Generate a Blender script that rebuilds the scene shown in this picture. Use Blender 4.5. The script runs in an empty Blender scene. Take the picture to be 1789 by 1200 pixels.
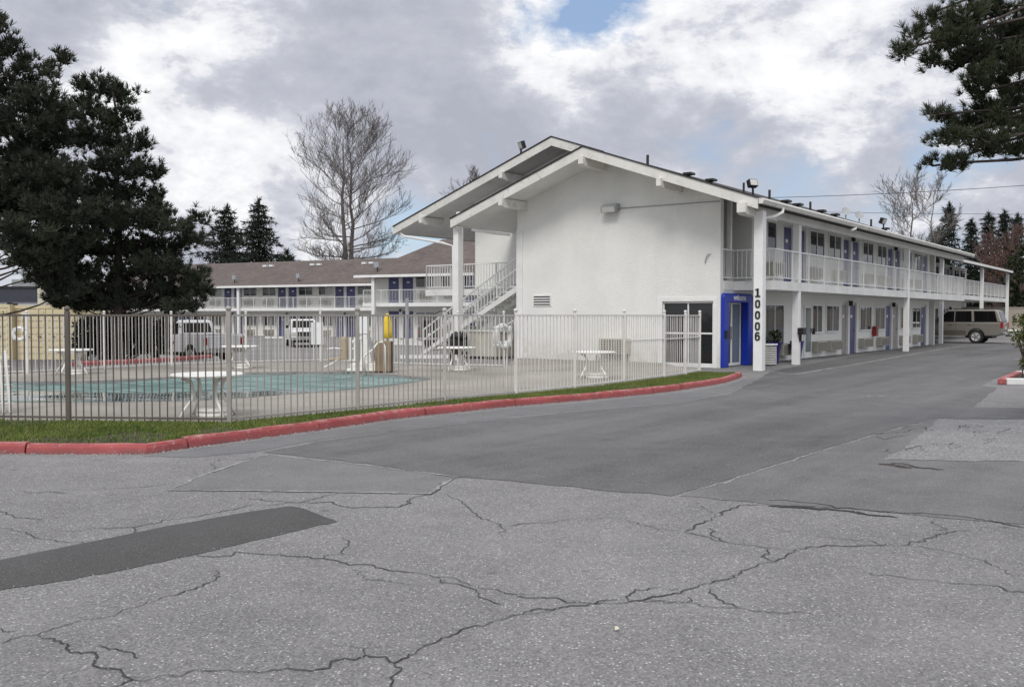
import bpy, math, random
import numpy as np
from mathutils import Vector, Matrix
R = math.radians
random.seed(7); rng = np.random.default_rng(7)
scene = bpy.context.scene
COL = scene.collection

# ------------------------------------------------------------------ survey: photo measurements -> metres
F = 1620.0; PW, PH = 1789.0, 1200.0; EYE = 1.6; HOR = 551.0
PITCH = math.atan((600 - HOR) / F); CP, SP = math.cos(PITCH), math.sin(PITCH)
YAW = math.atan(1207 * CP / F)
def ray(px, py):
    x = (px - PW / 2) / F; u = -(py - PH / 2) / F
    return (x, CP + u * SP, -SP + u * CP)
def gp(px, py, z=0.0):
    d = ray(px, py); t = (z - EYE) / d[2]; return (d[0] * t, d[1] * t)
def at(px, py, Y):
    d = ray(px, py); t = Y / d[1]; return (d[0] * t, Y, EYE + d[2] * t)
OX, OY = gp(1258, 643)
AX = (math.sin(YAW), math.cos(YAW)); BX = (-math.cos(YAW), math.sin(YAW))
MROT = math.atan2(AX[1], AX[0])
def loc(x, y):
    x -= OX; y -= OY; return (x * AX[0] + y * AX[1], x * BX[0] + y * BX[1])
def wor(a, b): return (OX + a * AX[0] + b * BX[0], OY + a * AX[1] + b * BX[1])
CA, CB = loc(0, 0)
def pb(px, py, b=0.0):
    d = ray(px, py); t = (b - CB) / (d[0] * BX[0] + d[1] * BX[1])
    return (CA + t * (d[0] * AX[0] + d[1] * AX[1]), EYE + t * d[2])
def pa(px, py, a=0.0):
    d = ray(px, py); t = (a - CA) / (d[0] * AX[0] + d[1] * AX[1])
    return (CB + t * (d[0] * BX[0] + d[1] * BX[1]), EYE + t * d[2])
def sst(t):
    t = min(1, max(0, t)); return t * t * (3 - 2 * t)
def terrain(x, y):
    a, b = loc(x, y)
    left = sst((b - 11) / 5) * sst((y - 33) / 9)
    dip = -0.55 + 0.2 * sst((y - 68) / 14)
    right = sst((a - 36) / 14) * sst((7 - b) / 4) * sst((x - 8) / 6)
    return left * dip + 0.4 * right

# ------------------------------------------------------------------ materials
MATS = {}
def new_mat(name):
    m = bpy.data.materials.new(name); m.use_nodes = True
    nt = m.node_tree; bs = nt.nodes['Principled BSDF']
    MATS[name] = m
    return m, nt, bs
class NB:
    def __init__(s, nt): s.nt = nt
    def n(s, t, **kw):
        x = s.nt.nodes.new(t)
        for k, v in kw.items(): setattr(x, k, v)
        return x
    def l(s, a, b): s.nt.links.new(a, b)
    def math(s, op, a, b=None, c=None, clamp=False):
        x = s.n('ShaderNodeMath', operation=op); x.use_clamp = clamp
        for i, v in enumerate((a, b, c)):
            if v is None: continue
            if isinstance(v, (int, float)): x.inputs[i].default_value = v
            else: s.l(v, x.inputs[i])
        return x.outputs[0]
    def noise(s, vec, scale, detail=4, rough=.55, dist=0):
        x = s.n('ShaderNodeTexNoise'); x.inputs['Scale'].default_value = scale
        x.inputs['Detail'].default_value = detail; x.inputs['Roughness'].default_value = rough
        x.inputs['Distortion'].default_value = dist
        if vec is not None: s.l(vec, x.inputs['Vector'])
        return x.outputs['Fac']
    def ramp(s, fac, stops):
        x = s.n('ShaderNodeValToRGB'); e = x.color_ramp.elements
        while len(e) < len(stops): e.new(.5)
        for el, (p, c) in zip(e, stops):
            el.position = p; el.color = (c[0], c[1], c[2], 1) if isinstance(c, (tuple, list)) else (c, c, c, 1)
        s.l(fac, x.inputs[0]); return x.outputs[0]
    def mr(s, v, a, b, c=0., d=1.):
        x = s.n('ShaderNodeMapRange'); s.l(v, x.inputs[0])
        for i, q in enumerate((a, b, c, d)): x.inputs[i + 1].default_value = q
        return x.outputs[0]
    def mix(s, fac, a, b, mode='MIX'):
        x = s.n('ShaderNodeMix', data_type='RGBA', blend_type=mode)
        for i, v in ((0, fac), (6, a), (7, b)):
            if isinstance(v, (int, float)): x.inputs[i].default_value = v
            elif isinstance(v, (tuple, list)): x.inputs[i].default_value = (v[0], v[1], v[2], 1)
            else: s.l(v, x.inputs[i])
        return x.outputs[2]
    def bump(s, h, strength, dist, bs):
        x = s.n('ShaderNodeBump'); x.inputs['Strength'].default_value = strength; x.inputs['Distance'].default_value = dist
        s.l(h, x.inputs['Height']); s.l(x.outputs[0], bs.inputs['Normal'])
    def obj(s): return s.n('ShaderNodeTexCoord').outputs['Object']
def mat(name, col, rough=.6, var=.15, scale=3., fine=0., metal=0., dirt=None, dirt_amt=.5, bump=0., spec=.5, rnd=0., grain=40.):
    """painted / plain surface: base colour with broad staining and optional dirt blotches and fine grain"""
    m, nt, bs = new_mat(name); b = NB(nt); o = b.obj()
    f = b.noise(o, scale, 5, .6)
    k = b.mr(f, .3, .7, 1 - var, 1 + var)
    c = b.mix(1.0, col, k, 'MULTIPLY')
    if dirt:
        g = b.noise(o, scale * 2.3, 8, .7, .4)
        c = b.mix(b.mr(g, .56, .74, 0, dirt_amt), c, dirt)
    if fine:
        g = b.noise(o, grain, 3, .6)
        c = b.mix(1.0, c, b.mr(g, .3, .7, 1 - fine, 1 + fine), 'MULTIPLY')
    if rnd:
        oi = b.n('ShaderNodeObjectInfo')
        c = b.mix(1.0, c, b.mr(oi.outputs['Random'], 0, 1, 1 - rnd, 1 + rnd), 'MULTIPLY')
    b.l(c, bs.inputs['Base Color'])
    bs.inputs['Roughness'].default_value = rough; bs.inputs['Metallic'].default_value = metal
    bs.inputs['Specular IOR Level'].default_value = spec
    if bump: b.bump(b.noise(o, grain, 4, .6), .6, bump, bs)
    return m
mat('stucco', (.79, .79, .75), .85, .05, .6, .05, dirt=(.55, .54, .48), dirt_amt=.22, bump=.012, grain=28)
def stucco_gable():
    m, nt, bs = new_mat('stucco_gable'); b = NB(nt); o = b.obj(); sp = b.n('ShaderNodeSeparateXYZ'); b.l(o, sp.inputs[0])
    c = b.mix(1.0, (.79, .79, .75), b.mr(b.noise(o, .6, 6, .65), .3, .7, .93, 1.06), 'MULTIPLY')
    mp = b.n('ShaderNodeMapping'); mp.inputs['Scale'].default_value = (1, 2.2, .3); b.l(o, mp.inputs[0])
    stk = b.math('MULTIPLY', b.mr(b.noise(mp.outputs[0], 1.0, 6, .65), .50, .78, 0, .24), b.mr(sp.outputs[2], 1.0, 6.5, .15, 1))
    c = b.mix(stk, c, (.56, .55, .50))
    base = b.math('MULTIPLY', b.mr(sp.outputs[2], .05, .9, 1, 0), b.mr(b.noise(o, 3, 6, .7), .35, .65, .1, .8))
    c = b.mix(base, c, (.42, .40, .35))
    pt = b.noise(o, 1.1, 3, .5, .8); c = b.mix(b.mr(pt, .60, .62, 0, .18), c, (.86, .86, .83))
    b.l(c, bs.inputs['Base Color']); bs.inputs['Roughness'].default_value = .88
    b.bump(b.noise(o, 22, 5, .65), .8, .02, bs)
stucco_gable()
mat('white_paint', (.80, .80, .78), .55, .07, 1.5, .03, dirt=(.45, .42, .36), dirt_amt=.3)
mat('weathered_paint', (.70, .69, .64), .6, .1, 2.0, .06, dirt=(.20, .17, .13), dirt_amt=.75)
mat('soffit_paint', (.74, .74, .71), .75, .08, 1.2, .03, dirt=(.35, .33, .28), dirt_amt=.3)
mat('concrete_edge', (.72, .72, .69), .7, .1, 1.3, .05, dirt=(.3, .28, .24), dirt_amt=.5)
mat('door_blue', (.078, .084, .205), .45, .06, 2, rnd=.18)
mat('door_taupe', (.34, .32, .29), .5, .06, 2)
mat('portal_blue', (.003, .028, .36), .4, .05, 2)
mat('pot_blue', (.018, .016, .17), .35, .05, 2)
mat('trim_dark', (.02, .02, .022), .5, .1, 4)
mat('ac_beige', (.45, .43, .36), .6, .08, 3, rnd=.12)
mat('ac_gap', (.10, .09, .075), .7, .1, 3)
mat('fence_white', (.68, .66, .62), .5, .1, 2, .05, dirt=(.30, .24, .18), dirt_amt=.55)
mat('fence_backlit_grey', (.34, .32, .29), .55, .15, 2, .05, dirt=(.15, .11, .08), dirt_amt=.5)  # same off-white fence, weaker backlit shade put into the colour
mat('fence_backlit', (.115, .097, .08), .6, .15, 2, .05, dirt=(.10, .07, .05), dirt_amt=.5)  # off-white fence, backlit shade of the left spans put into the colour
mat('fence_backlit_mid', (.48, .46, .43), .5, .12, 2, .05, dirt=(.2, .15, .11), dirt_amt=.5)  # off-white fence again, only slight backlit shade left in the colour
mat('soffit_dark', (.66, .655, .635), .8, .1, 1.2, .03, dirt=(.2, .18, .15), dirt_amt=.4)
mat('rail_white', (.76, .76, .74), .5, .06, 2, dirt=(.4, .35, .28), dirt_amt=.3)
mat('resin_white', (.80, .79, .74), .45, .05, 3, dirt=(.5, .46, .38), dirt_amt=.25)
mat('metal_grey', (.32, .33, .34), .45, .1, 3)
mat('black', (.012, .012, .013), .5, .1, 3)
mat('rubber', (.018, .018, .018), .8, .2, 6)
mat('chrome', (.6, .6, .6), .25, .05, 3, metal=1.)
mat('alloy', (.66, .65, .63), .35, .08, 4, metal=.5)
mat('suv_paint', (.27, .25, .22), .26, .04, 1.2, metal=.45)
mat('suv_trim', (.10, .088, .072), .4, .05, 1.2)
mat('truck_paint', (.68, .68, .68), .3, .04, 1.2)
mat('dark_paint', (.02, .022, .024), .25, .05, 1.2)
mat('tail_red', (.30, .01, .015), .25, .05, 5)
mat('lamp_glass', (.55, .55, .5), .2, .05, 4)
mat('sign_white', (.78, .80, .80), .4, .03, 3)
mat('seat_tan', (.42, .33, .22), .6, .08, 4)
mat('tan_cover', (.27, .19, .115), .8, .12, 4, .05)
mat('yellow_cloth', (.72, .52, .035), .8, .06, 4)
mat('container_yellow', (.68, .59, .38), .6, .06, 1.5, .03, dirt=(.22, .13, .07), dirt_amt=.45)
mat('warehouse_cream', (.62, .58, .46), .8, .06, .8)
mat('warehouse_grey', (.50, .52, .55), .7, .05, .6)
mat('sign_band', (.040, .045, .060), .5, .05, 1)
mat('extinguisher', (.34, .02, .02), .4, .05, 4)
mat('tan_wall', (.33, .29, .24), .85, .1, .8, .08, grain=6)
mat('bark_dark', (.060, .048, .040), .95, .3, 8, .2)
mat('bark_grey', (.135, .118, .108), .95, .25, 5, .2)
mat('twig_red', (.12, .075, .062), .95, .25, 5)
mat('soil', (.055, .042, .032), .95, .3, 6, .3)
mat('crack_dark', (.040, .038, .036), .95, .3, 9, .3)
mat('crack_pale', (.27, .265, .26), .95, .2, 6, .3)
mat('seam_dark', (.035, .034, .034), .9, .3, 5, .3)
mat('line_pale', (.36, .36, .35), .9, .25, 5, .35)
mat('letter_black', (.008, .008, .009), .5, .05, 3)
mat('curtain', (.42, .42, .40), .9, .1, 2)
mat('wire', (.02, .02, .022), .7, .05, 2)
mat('kerb_white', (.72, .72, .70), .7, .08, 2, .06, dirt=(.3, .28, .25), dirt_amt=.4)

def foliage(name, c0, c1, rough=.75):
    m, nt, bs = new_mat(name); b = NB(nt); o = b.obj()
    f = b.noise(o, .9, 4, .65); g = b.noise(o, 9, 2, .5)
    h = b.math('ADD', b.math('MULTIPLY', f, .7), b.math('MULTIPLY', g, .3))
    b.l(b.ramp(h, [(.34, c0), (.66, c1)]), bs.inputs['Base Color'])
    bs.inputs['Roughness'].default_value = rough; bs.inputs['Specular IOR Level'].default_value = .25
foliage('pine_needles', (.014, .019, .012), (.075, .088, .056))  # pale tone lifted to stand in for lit needles
foliage('pine_near', (.016, .024, .012), (.075, .086, .044))
foliage('fir_needles', (.011, .017, .012), (.036, .050, .034))
foliage('hedge_leaf', (.010, .016, .007), (.035, .050, .018))
foliage('shrub_leaf', (.07, .085, .025), (.17, .19, .06))
foliage('plant_leaf', (.025, .045, .012), (.07, .11, .03))
foliage('red_twigs', (.11, .058, .045), (.19, .11, .085))
foliage('grass_blade', (.065, .115, .018), (.18, .225, .05))
foliage('dry_grass', (.16, .14, .07), (.26, .23, .12))

def glass(name, dark, light, split=.5, spec=.6):
    """window pane seen by day: dark room with a pale curtain behind part of it, reflective surface"""
    m, nt, bs = new_mat(name); b = NB(nt)
    tc = b.n('ShaderNodeTexCoord'); oi = b.n('ShaderNodeObjectInfo')
    sep = b.n('ShaderNodeSeparateXYZ'); b.l(tc.outputs['Generated'], sep.inputs[0])
    r = oi.outputs['Random']
    w = b.n('ShaderNodeTexWave'); w.inputs['Scale'].default_value = 9; w.inputs['Distortion'].default_value = 1.5
    b.l(tc.outputs['Generated'], w.inputs['Vector'])
    side = b.math('GREATER_THAN', b.math('ADD', sep.outputs[0], b.math('MULTIPLY', r, 1.3)), 1.0 + (split - .5))
    cur = b.mix(b.math('MULTIPLY', side, b.math('MULTIPLY', b.math('FRACT', b.math('MULTIPLY', r, 7.3)), 1.0)), dark, b.mix(w.outputs['Fac'], light, tuple(x * .6 for x in light)))
    b.l(cur, bs.inputs['Base Color'])
    bs.inputs['Roughness'].default_value = .04; bs.inputs['Specular IOR Level'].default_value = spec
    n = b.noise(tc.outputs['Object'], 1.3, 2); b.bump(n, .15, .02, bs)
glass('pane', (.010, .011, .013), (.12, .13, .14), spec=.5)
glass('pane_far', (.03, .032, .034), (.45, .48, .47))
glass('car_glass', (.004, .004, .005), (.006, .006, .006), spec=.22)
glass('door_glass', (.16, .20, .21), (.30, .34, .35), .2)

def asphalt(name, base, tint, speck, coarse, speck_scale=62., stain=.18, wear=0.):
    m, nt, bs = new_mat(name); b = NB(nt); o = b.obj()
    big = b.noise(o, .22, 6, .62, .3); mid = b.noise(o, 1.7, 5, .6); fine = b.noise(o, 110, 3, .7)
    v = b.n('ShaderNodeTexVoronoi'); v.inputs['Scale'].default_value = speck_scale; b.l(o, v.inputs['Vector'])
    sepc = b.n('ShaderNodeSeparateColor'); b.l(v.outputs['Color'], sepc.inputs[0])
    near = b.mr(v.outputs['Distance'], .28, .42, 1, 0)
    pick = b.mr(sepc.outputs[0], .78, .95, 0, 1)
    sp = b.math('MULTIPLY', near, pick)
    v2 = b.n('ShaderNodeTexVoronoi'); v2.inputs['Scale'].default_value = speck_scale * 1.6; b.l(o, v2.inputs['Vector'])
    s2 = b.n('ShaderNodeSeparateColor'); b.l(v2.outputs['Color'], s2.inputs[0])
    k = b.math('ADD', b.mr(big, .3, .7, 1 - stain, 1 + stain), b.mr(mid, .3, .7, -.10, .10))
    k = b.math('ADD', k, b.mr(s2.outputs[1], 0, 1, -coarse, coarse))
    k = b.math('ADD', k, b.mr(fine, .3, .7, -.12, .12))
    if wear:   # tyre-polished streaks along the driving direction
        mp = b.n('ShaderNodeMapping'); mp.inputs['Rotation'].default_value = (0, 0, -MROT); b.l(o, mp.inputs[0])
        mp2 = b.n('ShaderNodeMapping'); mp2.inputs['Scale'].default_value = (.06, .7, 1); b.l(mp.outputs[0], mp2.inputs[0])
        k = b.math('ADD', k, b.mr(b.noise(mp2.outputs[0], 1.1, 6, .6), .35, .65, -wear, wear))
    c = b.mix(1.0, (base * tint[0], base * tint[1], base * tint[2]), k, 'MULTIPLY')
    c = b.mix(b.math('MULTIPLY', sp, speck), c, (.62, .61, .60))
    b.l(c, bs.inputs['Base Color']); bs.inputs['Roughness'].default_value = .88
    bs.inputs['Specular IOR Level'].default_value = .25
    drip = b.noise(o, 5.5, 2, .5); c = b.mix(b.mr(drip, .70, .76, 0, .45), c, (.05, .048, .046))
    st = b.noise(o, .75, 7, .7, .8); c = b.mix(b.mr(st, .56, .72, 0, .35), c, (base * .62, base * .6, base * .58))
    b.l(c, bs.inputs['Base Color'])
    h = b.math('ADD', b.math('MULTIPLY', fine, .6), b.math('MULTIPLY', v.outputs['Distance'], .8))
    b.bump(h, .6, .006, bs)
asphalt('asphalt_old', .20, (1.0, .965, .94), .72, .30, 58., .2)
asphalt('asphalt_lane', .130, (1.0, .97, .955), .3, .24, 80, .16, .20)
asphalt('asphalt_patch', .172, (1.0, .97, .95), .35, .16, 80, .12)
asphalt('asphalt_mid', .162, (1.0, .97, .95), .4, .18, 75, .18, .16)
asphalt('asphalt_pale', .215, (1.0, .985, .96), .7, .35, 40, .2)
asphalt('asphalt_bump', .086, (1.0, .97, .945), .12, .16, 90, .14)
asphalt('gutter', .165, (.985, .99, .985), .3, .14, 80, .15)

def concrete_mat():
    m, nt, bs = new_mat('deck_concrete'); b = NB(nt); o = b.obj()
    k = b.math('ADD', b.mr(b.noise(o, .35, 7, .65, .5), .3, .7, .62, 1.25), b.mr(b.noise(o, 40, 3, .6), .3, .7, -.1, .1))
    b.l(b.mix(1.0, (.30, .275, .235), k, 'MULTIPLY'), bs.inputs['Base Color']); bs.inputs['Roughness'].default_value = .9
    b.bump(b.noise(o, 60, 3), .4, .004, bs)
concrete_mat()
def red_kerb_mat():
    m, nt, bs = new_mat('kerb_red'); b = NB(nt); o = b.obj()
    f = b.noise(o, 1.2, 6, .7); g = b.noise(o, 14, 6, .75, .5)
    c = b.ramp(f, [(.3, (.25, .045, .045)), (.7, (.40, .085, .085))])
    c = b.mix(b.mr(g, .57, .68, 0, .85), c, (.36, .31, .28)); sp = b.n('ShaderNodeSeparateXYZ'); b.l(o, sp.inputs[0])
    c = b.mix(b.math('MULTIPLY', b.mr(sp.outputs[2], .0, .07, 1, 0), b.mr(b.noise(o, 4, 6, .7), .3, .7, .2, .9)), c, (.10, .07, .065))
    c = b.mix(b.math('MULTIPLY', b.mr(sp.outputs[2], .105, .12, 0, 1), b.mr(b.noise(o, 7, 6, .75), .45, .62, 0, .7)), c, (.52, .30, .28))
    b.l(c, bs.inputs['Base Color']); bs.inputs['Roughness'].default_value = .75
    b.bump(g, .5, .01, bs)
red_kerb_mat()
def shingles(name, c0, c1):
    m, nt, bs = new_mat(name); b = NB(nt); o = b.obj()
    br = b.n('ShaderNodeTexBrick'); b.l(o, br.inputs['Vector']); br.inputs['Scale'].default_value = 1.0
    br.inputs['Brick Width'].default_value = .35; br.inputs['Row Height'].default_value = .16; br.inputs['Mortar Size'].default_value = .008
    br.inputs['Color1'].default_value = (*c0, 1); br.inputs['Color2'].default_value = (*c1, 1)
    br.inputs['Mortar'].default_value = (c0[0] * .6, c0[1] * .6, c0[2] * .6, 1)
    k = b.math('ADD', b.mr(b.noise(o, .5, 6, .65), .3, .7, .8, 1.2), b.mr(b.noise(o, 18, 3, .6), .3, .7, -.15, .15))
    b.l(b.mix(1.0, br.outputs['Color'], k, 'MULTIPLY'), bs.inputs['Base Color']); bs.inputs['Roughness'].default_value = .95
shingles('roof_brown', (.105, .084, .074), (.142, .116, .104))
shingles('roof_dark', (.028, .026, .026), (.05, .046, .045))
def pool_cover_mat():
    m, nt, bs = new_mat('pool_cover'); b = NB(nt); o = b.obj()
    f = b.noise(o, .45, 5, .6, .6); g = b.noise(o, 2.2, 4, .6)
    c = b.ramp(f, [(.35, (.11, .185, .165)), (.65, (.21, .30, .275))])
    c = b.mix(b.mr(g, .50, .66, 0, .5), c, (.27, .36, .34)); c = b.mix(b.mr(b.noise(o, .9, 6, .7, .5), .54, .68, 0, .6), c, (.06, .11, .10))
    mp = b.n('ShaderNodeMapping'); mp.inputs['Rotation'].default_value = (0, 0, .5); b.l(o, mp.inputs[0])
    w = b.n('ShaderNodeTexWave'); w.inputs['Scale'].default_value = .14; w.inputs['Distortion'].default_value = .5; b.l(mp.outputs[0], w.inputs['Vector'])
    c = b.mix(b.mr(w.outputs['Fac'], .985, .995, 0, .7), c, (.03, .06, .06))
    # standing rain water in the sagging middle mirrors the sky
    d = b.noise(o, .16, 4, .5, .4)
    spp = b.n('ShaderNodeSeparateXYZ'); b.l(o, spp.inputs[0])
    band = b.math('MULTIPLY', b.mr(spp.outputs[1], 16.6, 17.2, 0, 1), b.mr(spp.outputs[1], 18.2, 19.3, 1, 0))
    wet = b.mr(b.math('ADD', b.math('MULTIPLY', band, .22), b.math('MULTIPLY', d, .9)), .56, .63, 0, 1)
    mq = b.n('ShaderNodeMapping'); mq.inputs['Rotation'].default_value = (0, 0, -.9); b.l(o, mq.inputs[0])
    w2 = b.n('ShaderNodeTexWave'); w2.inputs['Scale'].default_value = .3; w2.inputs['Distortion'].default_value = .4; b.l(mq.outputs[0], w2.inputs['Vector'])
    c = b.mix(b.mr(w2.outputs['Fac'], .975, .99, 0, .75), c, (.03, .06, .06)); c = b.mix(b.math('MULTIPLY', wet, .55), c, (.03, .05, .05))
    b.l(c, bs.inputs['Base Color']); b.l(b.mr(wet, 0, 1, .65, .03), bs.inputs['Roughness'])
    b.l(b.mr(wet, 0, 1, .25, .8), bs.inputs['Specular IOR Level'])
    mp3 = b.n('ShaderNodeMapping'); mp3.inputs['Scale'].default_value = (.6, 1.6, 1); b.l(o, mp3.inputs[0])
    b.bump(b.noise(mp3.outputs[0], 1.6, 3, .5), .10, .10, bs)
pool_cover_mat()

# ------------------------------------------------------------------ mesh builder
class MB:
    def __init__(s): s.v = []; s.f = []
    def add(s, vs, fs):
        o = len(s.v); s.v += [tuple(p) for p in vs]; s.f += [tuple(i + o for i in f) for f in fs]; return s
    def box(s, x0, x1, y0, y1, z0, z1, M=None):
        vs = [(x, y, z) for z in (z0, z1) for y in (y0, y1) for x in (x0, x1)]
        if M is not None: vs = [M @ Vector(p) for p in vs]
        return s.add(vs, [(0, 2, 3, 1), (4, 5, 7, 6), (0, 1, 5, 4), (2, 6, 7, 3), (0, 4, 6, 2), (1, 3, 7, 5)])
    def bar(s, p, q, w, h=None, up=(0, 0, 1)):
        """rectangular bar from p to q"""
        h = h or w; p = Vector(p); q = Vector(q); d = (q - p)
        if d.length < 1e-6: return s
        d.normalize(); u = Vector(up)
        if abs(d.dot(u)) > .98: u = Vector((1, 0, 0))
        sx = d.cross(u).normalized(); sz = sx.cross(d)
        vs = []
        for c in (p, q):
            for i, j in ((-1, -1), (1, -1), (1, 1), (-1, 1)): vs.append(c + sx * (w / 2 * i) + sz * (h / 2 * j))
        return s.add(vs, [(3, 2, 1, 0), (4, 5, 6, 7), (0, 1, 5, 4), (1, 2, 6, 5), (2, 3, 7, 6), (3, 0, 4, 7)])
    def tube(s, pts, rad, n=6, cap=True):
        pts = [Vector(p) for p in pts]; k = len(pts)
        rad = rad if isinstance(rad, (list, tuple)) else [rad] * k
        vs = []; ux = None
        for i, p in enumerate(pts):
            d = (pts[min(i + 1, k - 1)] - pts[max(i - 1, 0)])
            if d.length < 1e-9: d = Vector((0, 0, 1))
            d.normalize()
            if ux is None:
                ux = d.cross(Vector((0, 0, 1)))
                if ux.length < .05: ux = d.cross(Vector((1, 0, 0)))
            ux = (ux - d * ux.dot(d)).normalized(); uy = d.cross(ux)
            for j in range(n):
                t = 2 * math.pi * j / n; vs.append(p + (ux * math.cos(t) + uy * math.sin(t)) * rad[i])
        fs = [(i * n + j, i * n + (j + 1) % n, (i + 1) * n + (j + 1) % n, (i + 1) * n + j) for i in range(k - 1) for j in range(n)]
        if cap: fs += [tuple(reversed(range(n))), tuple((k - 1) * n + j for j in range(n))]
        return s.add(vs, fs)
    def lathe(s, prof, n=16, c=(0, 0, 0), axis='z'):
        vs = []; k = len(prof)
        for r_, h in prof:
            for j in range(n):
                t = 2 * math.pi * j / n; x, y = r_ * math.cos(t), r_ * math.sin(t)
                p = (x, y, h) if axis == 'z' else ((x, h, y) if axis == 'y' else (h, x, y))
                vs.append((p[0] + c[0], p[1] + c[1], p[2] + c[2]))
        fs = [(i * n + j, i * n + (j + 1) % n, (i + 1) * n + (j + 1) % n, (i + 1) * n + j) for i in range(k - 1) for j in range(n)]
        fs += [tuple(reversed(range(n))), tuple((k - 1) * n + j for j in range(n))]
        return s.add(vs, fs)
    def prism(s, poly, lo, hi, axis='z'):
        """extrude a 2-D polygon; axis = extrusion axis. x: poly is (y,z); y: poly is (x,z); z: poly is (x,y)"""
        n = len(poly); vs = []
        for h in (lo, hi):
            for p in poly:
                vs.append((h, p[0], p[1]) if axis == 'x' else ((p[0], h, p[1]) if axis == 'y' else (p[0], p[1], h)))
        fs = [tuple(reversed(range(n))), tuple(range(n, 2 * n))] + [(i, (i + 1) % n, n + (i + 1) % n, n + i) for i in range(n)]
        return s.add(vs, fs)
    def torus(s, c, R_, r_, n=24, m=8, M=None):
        vs = []
        for i in range(n):
            t = 2 * math.pi * i / n
            for j in range(m):
                u = 2 * math.pi * j / m
                p = Vector(((R_ + r_ * math.cos(u)) * math.cos(t), r_ * math.sin(u), (R_ + r_ * math.cos(u)) * math.sin(t)))
                if M is not None: p = M @ p
                vs.append(p + Vector(c))
        fs = [(i * m + j, ((i + 1) % n) * m + j, ((i + 1) % n) * m + (j + 1) % m, i * m + (j + 1) % m) for i in range(n) for j in range(m)]
        return s.add(vs, fs)
    def build(s, name, material, parent=None, label=None, smooth=False, bevel=0.):
        me = bpy.data.meshes.new(name); me.from_pydata(s.v, [], s.f); me.update()
        import bmesh
        bm = bmesh.new(); bm.from_mesh(me); bmesh.ops.recalc_face_normals(bm, faces=bm.faces[:]); bm.to_mesh(me); bm.free()
        me.materials.append(MATS[material])
        if smooth: me.polygons.foreach_set('use_smooth', [True] * len(me.polygons))
        o = bpy.data.objects.new(name, me); COL.objects.link(o)
        if parent: o.parent = parent
        if label: o['label'] = label
        if bevel:
            b = o.modifiers.new('bevel', 'BEVEL'); b.width = bevel; b.segments = 2; b.limit_method = 'ANGLE'; b.angle_limit = R(25)
        return o
def fast_mesh(name, V, Fc, material, parent=None, per=3):
    """large foliage meshes from numpy arrays"""
    V = np.asarray(V, dtype=np.float32).reshape(-1, 3); Fc = np.asarray(Fc, dtype=np.int32).reshape(-1, per)
    me = bpy.data.meshes.new(name); me.vertices.add(len(V)); me.vertices.foreach_set('co', V.ravel())
    me.loops.add(Fc.size); me.loops.foreach_set('vertex_index', Fc.ravel())
    me.polygons.add(len(Fc)); me.polygons.foreach_set('loop_start', np.arange(0, Fc.size, per, dtype=np.int32))
    me.polygons.foreach_set('loop_total', np.full(len(Fc), per, dtype=np.int32))
    me.update(calc_edges=True); me.materials.append(MATS[material])
    o = bpy.data.objects.new(name, me); COL.objects.link(o)
    if parent: o.parent = parent
    return o
def thing(name, label, cat, loc_=(0, 0, 0), rz=0., group=None):
    o = bpy.data.objects.new(name, None); COL.objects.link(o); o.location = loc_; o.rotation_euler = (0, 0, rz)
    o['label'] = label; o['category'] = cat; o.empty_display_size = .3
    if group: o['group'] = group
    return o
def tag(o, label, cat, group=None):
    o['label'] = label; o['category'] = cat
    if group: o['group'] = group
    return o
def struct(o): o['kind'] = 'structure'; return o
def copy_tree(o, parent=None):
    c = o.copy(); COL.objects.link(c)
    if parent: c.parent = parent
    for ch in o.children: copy_tree(ch, c)
    return c
def text_mesh(name, txt, size, mw, material, parent, extrude=.006, bold=0.):
    cu = bpy.data.curves.new(name, 'FONT'); cu.body = txt; cu.size = size; cu.extrude = extrude; cu.offset = bold
    cu.align_x = 'CENTER'; cu.align_y = 'CENTER'
    t = bpy.data.objects.new(name, cu); COL.objects.link(t)
    dg = bpy.context.evaluated_depsgraph_get(); dg.update()
    me = bpy.data.meshes.new_from_object(t.evaluated_get(dg)); COL.objects.unlink(t); bpy.data.objects.remove(t)
    me.transform(mw); me.materials.clear(); me.materials.append(MATS[material])
    o = bpy.data.objects.new(name, me); COL.objects.link(o); o.parent = parent
    return o

# ------------------------------------------------------------------ ground
def ground():
    def axis(lo, hi, dense, step):
        a = list(np.arange(dense[0], dense[1] + .01, step)); x = dense[1]; s = step
        while x < hi: s *= 1.5; x += s; a.append(x)
        x = dense[0]; s = step; b = []
        while x > lo: s *= 1.5; x -= s; b.append(x)
        return b[::-1] + a
    xs = axis(-900, 900, (-60, 70), 2.5); ys = axis(-200, 1500, (-5, 110), 2.5)
    nx, ny = len(xs), len(ys)
    V = [(x, y, terrain(x, y)) for y in ys for x in xs]
    Fq = [(j * nx + i, j * nx + i + 1, (j + 1) * nx + i + 1, (j + 1) * nx + i) for j in range(ny - 1) for i in range(nx - 1)]
    o = fast_mesh('asphalt_ground', V, Fq, 'asphalt_old', None, 4); struct(o)
ground()
def ragged(pts, step, amp, closed=True):
    """subdivide an outline and shake it a little, as a saw-cut or broken asphalt edge is"""
    out = []; n = len(pts)
    for i in range(n if closed else n - 1):
        p, q = pts[i], pts[(i + 1) % n]; L = math.hypot(q[0] - p[0], q[1] - p[1]); k = max(1, int(L / step))
        for j in range(k):
            t = j / k; out.append((p[0] + (q[0] - p[0]) * t + random.gauss(0, amp), p[1] + (q[1] - p[1]) * t + random.gauss(0, amp)))
    if not closed: out.append(pts[-1])
    return out
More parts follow.
